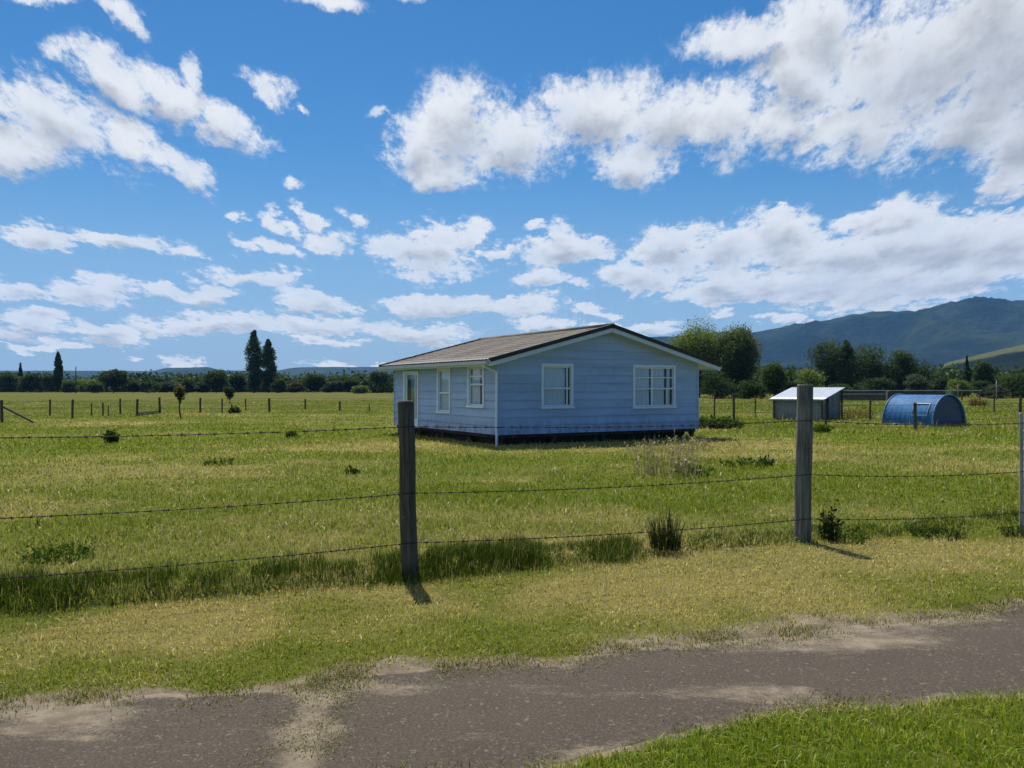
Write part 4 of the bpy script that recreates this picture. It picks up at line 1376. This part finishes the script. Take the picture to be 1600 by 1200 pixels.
# ------------------------------------------------------------------ weeds and saplings in the paddock
def strand_mesh(name, px, py, count, spread, h, lean, width, cols, rs, tip_leaf=0.0, curve=0.3):
    """A clump of upright stems, each a thin bent ribbon, some carrying leaflets."""
    V, F4, K = [], [], []
    b = 0
    for i in range(count):
        a = rs.random() * 6.283; r = spread * math.sqrt(rs.random())
        x, y = r * math.cos(a), r * math.sin(a)
        hh = h * rs.uniform(0.45, 1.0) * (1 - 0.45 * (r / spread) ** 2)
        ln = lean * rs.normal(size=2) + np.array((x, y)) / max(spread, 1e-6) * lean * 1.4
        wd = width * rs.uniform(0.7, 1.4)
        an = rs.random() * 3.14
        ox, oy = math.cos(an) * wd / 2, math.sin(an) * wd / 2
        col = np.asarray(cols[0]) + (np.asarray(cols[1]) - np.asarray(cols[0])) * rs.random()
        segs = 4
        for s in range(segs + 1):
            t = s / segs
            cx, cy, cz = x + ln[0] * t ** 1.7 * hh, y + ln[1] * t ** 1.7 * hh, hh * (t - curve * 0.25 * t * t)
            k = 1 - 0.85 * t
            V += [(cx - ox * k, cy - oy * k, cz), (cx + ox * k, cy + oy * k, cz)]
            K += [col, col]
        for s in range(segs):
            F4.append((b + 2 * s, b + 2 * s + 1, b + 2 * s + 3, b + 2 * s + 2))
        b += 2 * (segs + 1)
        if tip_leaf:
            for q in range(int(rs.integers(2, 7))):
                t = rs.uniform(0.35, 1.0)
                c = np.array((x + ln[0] * t ** 1.7 * hh, y + ln[1] * t ** 1.7 * hh, hh * (t - curve * 0.25 * t * t)))
                d = rs.normal(size=3); d /= np.linalg.norm(d); e = np.cross(d, rs.normal(size=3)); e /= np.linalg.norm(e)
                L_ = tip_leaf * rs.uniform(0.5, 1.3)
                V += [tuple(c), tuple(c + d * L_ * 0.5 + e * L_ * 0.25), tuple(c + d * L_), tuple(c + d * L_ * 0.5 - e * L_ * 0.25)]
                kc = col * rs.uniform(0.8, 1.4)
                K += [kc] * 4
                F4.append((b, b + 1, b + 2, b + 3)); b += 4
    return np_mesh(name, np.array(V), [np.array(F4)], WEED_M, {'col': np.array(K)})


RUSH = ((0.018, 0.028, 0.010), (0.050, 0.062, 0.022))
DRYW = ((0.20, 0.18, 0.09), (0.46, 0.40, 0.24))
DKGR = ((0.030, 0.052, 0.012), (0.080, 0.115, 0.026))
GRNW = ((0.045, 0.085, 0.014), (0.115, 0.165, 0.030))
BRNW = ((0.13, 0.095, 0.035), (0.27, 0.19, 0.07))
weeds = [
    # name, label, px, base y, count, spread, h, lean, width, cols, leaf
    ('rush_clump', 'tall dark rush clump standing at the fence line left of the grey post', 1040, 866, 210, 0.17, 0.52, 0.10, 0.010, RUSH, 0.0),
    ('rush_clump', 'thin dark seeding weed stalk just right of the grey post', 1296, 846, 70, 0.09, 0.56, 0.08, 0.010, RUSH, 0.05),
    ('weed_clump', 'low leafy weed spreading at the right foot of the grey post', 1318, 846, 90, 0.22, 0.22, 0.35, 0.010, GRNW, 0.035),
    ('weed_clump', 'dark leafy weed beside the fence right of the thin seeding stalk', 1465, 838, 150, 0.28, 0.17, 0.35, 0.010, DKGR, 0.035),
    ('weed_clump', 'dark weed tuft at the foot of the thin bleached post', 1590, 836, 70, 0.16, 0.25, 0.25, 0.010, DKGR, 0.03),
    ('weed_clump', 'broad dark green weed patch behind the bottom wire at far left', 92, 893, 130, 0.30, 0.22, 0.3, 0.012, GRNW, 0.04),
    ('dry_weed', 'tall pale dry weed thicket before the right end of the house', 1066, 744, 84, 0.40, 1.0, 0.17, 0.015, DRYW, 0.065),
    ('dry_weed', 'thinner dry weed stand left of the tall pale thicket', 1012, 742, 50, 0.26, 0.92, 0.14, 0.014, DRYW, 0.06),
    ('dry_weed', 'dry seeding weeds against the shaded base of the house', 1030, 709, 90, 0.9, 0.55, 0.22, 0.016, DRYW, 0.07),
    ('dry_weed', 'brown weed bush at the right corner of the house base', 1083, 704, 70, 0.5, 0.65, 0.22, 0.016, DRYW, 0.07),
    ('weed_clump', 'green weed at the foot of the tall pale thicket', 1085, 741, 55, 0.34, 0.34, 0.25, 0.016, GRNW, 0.09),
    ('weed_clump', 'low green weed patch between the house and the grey post', 1160, 728, 44, 0.42, 0.24, 0.25, 0.02, GRNW, 0.10),
    ('weed_clump', 'small dark weed right of the low green patch near the grey post', 1197, 727, 44, 0.15, 0.22, 0.25, 0.02, DKGR, 0.09),
    ('weed_clump', 'dark round weed bush out in the paddock far left of the dark brown post', 174, 692, 200, 0.13, 0.44, 0.12, 0.03, DKGR, 0.12),
    ('weed_clump', 'small green weed tuft in mid paddock below the paddock fence', 345, 726, 36, 0.38, 0.17, 0.25, 0.02, GRNW, 0.09),
    ('weed_clump', 'small dark weed tuft in the grass left of the dark brown post', 551, 741, 34, 0.12, 0.15, 0.25, 0.018, DKGR, 0.08),
    ('weed_clump', 'dark weed bush against the paddock fence below the two small trees', 366, 646, 160, 0.25, 0.5, 0.15, 0.05, DKGR, 0.2),
    ('dry_weed', 'rusty brown dock weeds in tall grass right of the hut', 1338, 655, 110, 0.9, 0.85, 0.15, 0.03, BRNW, 0.09),
    ('dry_weed', 'orange brown bush in the far grass right of the blue shelter', 1527, 637, 110, 0.6, 1.05, 0.2, 0.05, BRNW, 0.15),
    ('weed_clump', 'dark shaded weeds under the yard fence beside the house corner', 1118, 669, 300, 1.0, 0.55, 0.3, 0.05, DKGR, 0.18),
    ('weed_clump', 'small green weed tuft before the yard fence right of the grey post', 1283, 676, 80, 0.3, 0.40, 0.4, 0.03, GRNW, 0.12),
    ('weed_clump', 'tiny dark tuft in the paddock midway to the paddock fence', 455, 684, 60, 0.15, 0.25, 0.25, 0.03, DKGR, 0.1),
]
for i, (nm, lb, px, py, cnt, sp, h, lean, wd, cols, lf) in enumerate(weeds):
    x, y = ground_at(px, py)
    me = strand_mesh(nm, px, py, cnt, sp, h, lean, wd, cols, np.random.default_rng(300 + i), lf)
    o = link(nm, me, None, (x, y, float(height(np.array([x]), np.array([y]))[0])))
    tag(o, lb, 'weed', 'weeds growing in the paddock')

x, y = ground_at(281, 653)
t = tree('sapling', 'small bare stemmed sapling with a reddish tuft standing by the paddock fence', 281, 596, y, 22, 'round', 'brown', None, 'tree', seed=300, leaf=0.075, n=420, crown_from=0.42)
x, y = ground_at(359, 630)
tree('sapling', 'low dark bush on a short stem beyond the paddock fence', 359, 601, y, 17, 'round', 'dark', None, 'tree', seed=301, leaf=0.10, n=900, crown_from=0.15)


# ------------------------------------------------------------------ grass
def blades(x, y, h, wd, lean, col, rs):
    n = len(x)
    z = height(x, y)
    yaw = rs.random(n) * 2 * math.pi
    ld = rs.random(n) * 2 * math.pi
    l = lean * np.abs(rs.normal(size=n)) * h
    lx, ly = np.cos(ld) * l, np.sin(ld) * l
    ox, oy = np.cos(yaw) * wd / 2, np.sin(yaw) * wd / 2
    V = np.empty((n, 5, 3), np.float32)
    V[:, 0] = np.stack([x - ox, y - oy, z - 0.01], -1)
    V[:, 1] = np.stack([x + ox, y + oy, z - 0.01], -1)
    V[:, 2] = np.stack([x + ox * 0.8 + lx * 0.35, y + oy * 0.8 + ly * 0.35, z + h * 0.6], -1)
    V[:, 3] = np.stack([x - ox * 0.8 + lx * 0.35, y - oy * 0.8 + ly * 0.35, z + h * 0.6], -1)
    V[:, 4] = np.stack([x + lx, y + ly, z + h * (1 - 0.25 * np.minimum(1, l / np.maximum(h, 1e-4)))], -1)
    b = np.arange(n)[:, None] * 5
    q = b + np.array([[0, 1, 2, 3]]); t = b + np.array([[3, 2, 4]])
    K = np.repeat(col[:, None, :], 5, axis=1)
    return V.reshape(-1, 3), q, t, K.reshape(-1, 3)


def leafy(h, wd, frac, rs):
    """Turn part of the blades into low broad leaflets (clover, plantain)."""
    k = rs.random(len(h)) < frac
    lean = np.where(k, 1.3, 0.6)
    return np.where(k, h * 0.62, h), np.where(k, wd * 2.6, wd), lean


def scatter(n, r0, r1, a0, a1, rs):
    """Points in a fan round the camera, density falling as 1/r^2 so that coverage is even in the distance."""
    r = np.exp(rs.uniform(math.log(r0), math.log(r1), n)); a = rs.uniform(a0, a1, n)
    return r * np.sin(a), r * np.cos(a), r


LUSH, OLIVE, STRAW = np.array((0.105, 0.190, 0.010)), np.array((0.255, 0.285, 0.022)), np.array((0.54, 0.455, 0.215))


def grass_colour(x, y, rs, bias=0.0):
    d = dryness(x, y) + bias
    k = np.clip(d + rs.normal(size=len(x)) * 0.26, 0, 1)[:, None]
    g = LUSH + (OLIVE - LUSH) * rs.random(len(x))[:, None]
    c = np.where(k > 0.68, g * 0.25 + STRAW * 0.75, g * (1 - k) + (0.5 * OLIVE + 0.5 * STRAW) * k)
    c = c * (0.68 + 0.64 * rs.random(len(x)))[:, None]
    return c


def build_grass():
    rs = np.random.default_rng(21)
    A0, A1 = R(-42), R(42)
    # mown verge on both sides of the path
    x, y, r = scatter(640000, 1.9, 13, R(-64), R(64), rs)
    v = beyond_fence(x, y)
    s = sandiness(x, y)
    on_path = (y < path_up(x)) & (y > path_lo(x))
    seam = np.exp(-((x + 0.97 + 0.12 * (y - 3.9)) / 0.13) ** 2)
    clump = fbm(x * 6, y * 6, 3, 81)
    keep = np.where(on_path, rs.random(len(x)) < 0.42 * seam * (clump > 0.42), rs.random(len(x)) < (1 - s * 1.05) * (0.35 + 1.1 * clump) + 0.10 * (clump > 0.5)) & (v < 0.10 + 0.25 * (clump - 0.5))
    x, y, r, s, v, clump = (q[keep] for q in (x, y, r, s, v, clump))
    low = y < path_lo(x)
    h = np.where(low, 0.055, 0.036) * rs.uniform(0.5, 1.5, len(x)) * (0.6 + 0.9 * clump) * (1 - 0.5 * s)
    wd = np.maximum(0.0030, r / 832 * 0.42) * rs.uniform(0.7, 1.3, len(x))
    col = grass_colour(x, y, rs)
    col = np.where(low[:, None], col * np.array((1.12, 1.16, 1.1)), col * np.array((1.24, 1.16, 1.16)))
    h, wd, lean = leafy(h, wd, 0.45, rs)
    V, q, t, K = blades(x, y, h, wd, lean, col, rs)
    tag(link('verge_grass', np_mesh('verge_grass', V, [q, t], GRASS_M, {'col': K})), 'short mown grass, part dried yellow, on both sides of the footpath', 'grass', kind='stuff')
    # dead clippings and straw lying on the sandy margin and the path's edges
    n = 80000
    x = rs.uniform(-7, 9, n)
    side = rs.random(n) < 0.72
    y = np.where(side, path_up(x) + rs.normal(size=n) * 0.17 + 0.05, path_lo(x) - rs.normal(size=n) * 0.07 + 0.02)
    seam_k = rs.random(n) < 0.07
    yy = rs.uniform(3.3, 4.9, n)
    x = np.where(seam_k, -0.97 - 0.12 * (yy - 3.9) + rs.normal(size=n) * 0.13, x); y = np.where(seam_k, yy, y)
    keep = rs.random(n) < np.clip((fbm(x * 3, y * 3, 4, 91) - 0.36) * 3.0, 0, 1)
    x, y = x[keep], y[keep]
    r = np.hypot(x, y)
    h = rs.uniform(0.006, 0.022, len(x))
    wd = np.maximum(0.0035, r / 832 * 0.45) * rs.uniform(0.7, 1.6, len(x))
    k = rs.random(len(x))[:, None]
    col = np.array((0.10, 0.075, 0.035)) * (1 - k) + np.array((0.46, 0.38, 0.20)) * k
    gr = rs.random(len(x)) < 0.38
    col[gr] = np.array((0.12, 0.17, 0.02)) * rs.uniform(0.6, 1.4, (gr.sum(), 1))
    V, q, t, K = blades(x, y, h, wd, 2.0, col, rs)
    V[:, 2] += 0.012
    tag(link('dead_grass_litter', np_mesh('dead_grass_litter', V, [q, t], GRASS_M, {'col': K})), 'dry grass clippings scattered along the sandy edges of the footpath', 'litter', kind='stuff')
    # pasture beyond the fence
    x, y, r = scatter(560000, 6.0, 110, A0, A1, rs)
    v = beyond_fence(x, y)
    clump = fbm(x * 1.6, y * 1.6, 4, 83); fine = fbm(x * 7, y * 7, 2, 85)
    c30, s30 = math.cos(HROT), math.sin(HROT)
    u_, w_ = (x - HX) * c30 + (y - HY) * s30, -(x - HX) * s30 + (y - HY) * c30
    under = (u_ > 0.1) & (u_ < HW - 0.1) & (w_ > 0.1) & (w_ < HL - 0.1)
    keep = (v > -0.05) & ~under & (rs.random(len(x)) < 0.35 + 1.0 * fine)
    x, y, r, v, clump, fine = (q[keep] for q in (x, y, r, v, clump, fine))
    h = (0.035 + 0.07 * clump ** 2 * 2) * rs.uniform(0.5, 1.4, len(x)) * (0.6 + 0.8 * fine)
    h = h * (1 + 0.8 * sstep(30, 36, r) * (x > 6))                       # the paddock behind the house is less grazed
    wd = np.maximum(0.0036, r / 832 * 0.45) * rs.uniform(0.7, 1.3, len(x))
    col = grass_colour(x, y, rs)
    tall = rs.random(len(x)) < 0.02
    h = np.where(tall, h * 1.9, h); col[tall] = STRAW * 0.8
    h, wd, lean = leafy(h, wd, 0.40, rs)
    V, q, t, K = blades(x, y, h, wd, lean, col, rs)
    tag(link('pasture_grass', np_mesh('pasture_grass', V, [q, t], GRASS_M, {'col': K})), 'grazed green and yellow pasture grass covering the paddock', 'grass', kind='stuff')
    # uncut strip along the fence line
    n = 90000
    u = rs.uniform(-6.5, 9.5, n)
    v = 0.18 + 0.20 * rs.normal(size=n) + (fbm(u * 0.7, u * 0, 2, 87) - 0.5) * 0.3
    x, y = F0[0] + FD[0] * u - FD[1] * v, F0[1] + FD[1] * u + FD[0] * v
    clump = fbm(x * 2.0, y * 2.0, 3, 89)
    left = sstep(3.4, 1.5, u)                                             # rank grass on the left, sparser to the right
    strip = 0.25 + 0.75 * left
    clump = 0.62 * clump + 0.38 * fbm(x * 7.0, y * 7.0, 3, 97)
    keep = rs.random(n) < np.clip(0.10 + (clump - 0.34) * 3.0, 0, 1) * strip * np.exp(-np.maximum(0, np.abs(v - 0.18) - 0.2) / 0.15)
    x, y, u, v, clump, left = (q[keep] for q in (x, y, u, v, clump, left))
    r = np.hypot(x, y)
    h = (0.03 + 0.36 * np.clip(clump - 0.33, 0, 1)) * (0.62 + 0.35 * left) * rs.uniform(0.5, 1.35, len(x))
    wd = np.maximum(0.004, r / 832 * 0.45) * rs.uniform(0.7, 1.4, len(x))
    g = np.array((0.020, 0.045, 0.007)) + (np.array((0.110, 0.165, 0.018)) - np.array((0.020, 0.045, 0.007))) * rs.random(len(x))[:, None]
    dry = rs.random(len(x)) < 0.10
    g[dry] = STRAW * 0.7
    V, q, t, K = blades(x, y, h, wd, 0.42, g, rs)
    tag(link('fence_line_grass', np_mesh('fence_line_grass', V, [q, t], GRASS_M, {'col': K})), 'rank uncut dark green grass growing along the wire fence', 'grass', kind='stuff')


build_grass()


# ------------------------------------------------------------------ air
def build_haze():
    m = bpy.data.materials.new('haze_air')
    m.use_nodes = True
    nt = m.node_tree
    nt.nodes.clear()
    out = nt.nodes.new('ShaderNodeOutputMaterial')
    pv = nt.nodes.new('ShaderNodeVolumePrincipled')
    pv.inputs['Color'].default_value = (0.20, 0.50, 1.0, 1)
    pv.inputs['Density'].default_value = 0.00007
    pv.inputs['Anisotropy'].default_value = 0.1
    nt.links.new(pv.outputs[0], out.inputs['Volume'])
    o = MB().box(-5700, 5700, -5700, 5700, -8, 720).build('haze', m)
    tag(o, 'thin blue summer haze over the fields and hills', 'haze', kind='stuff')


build_haze()
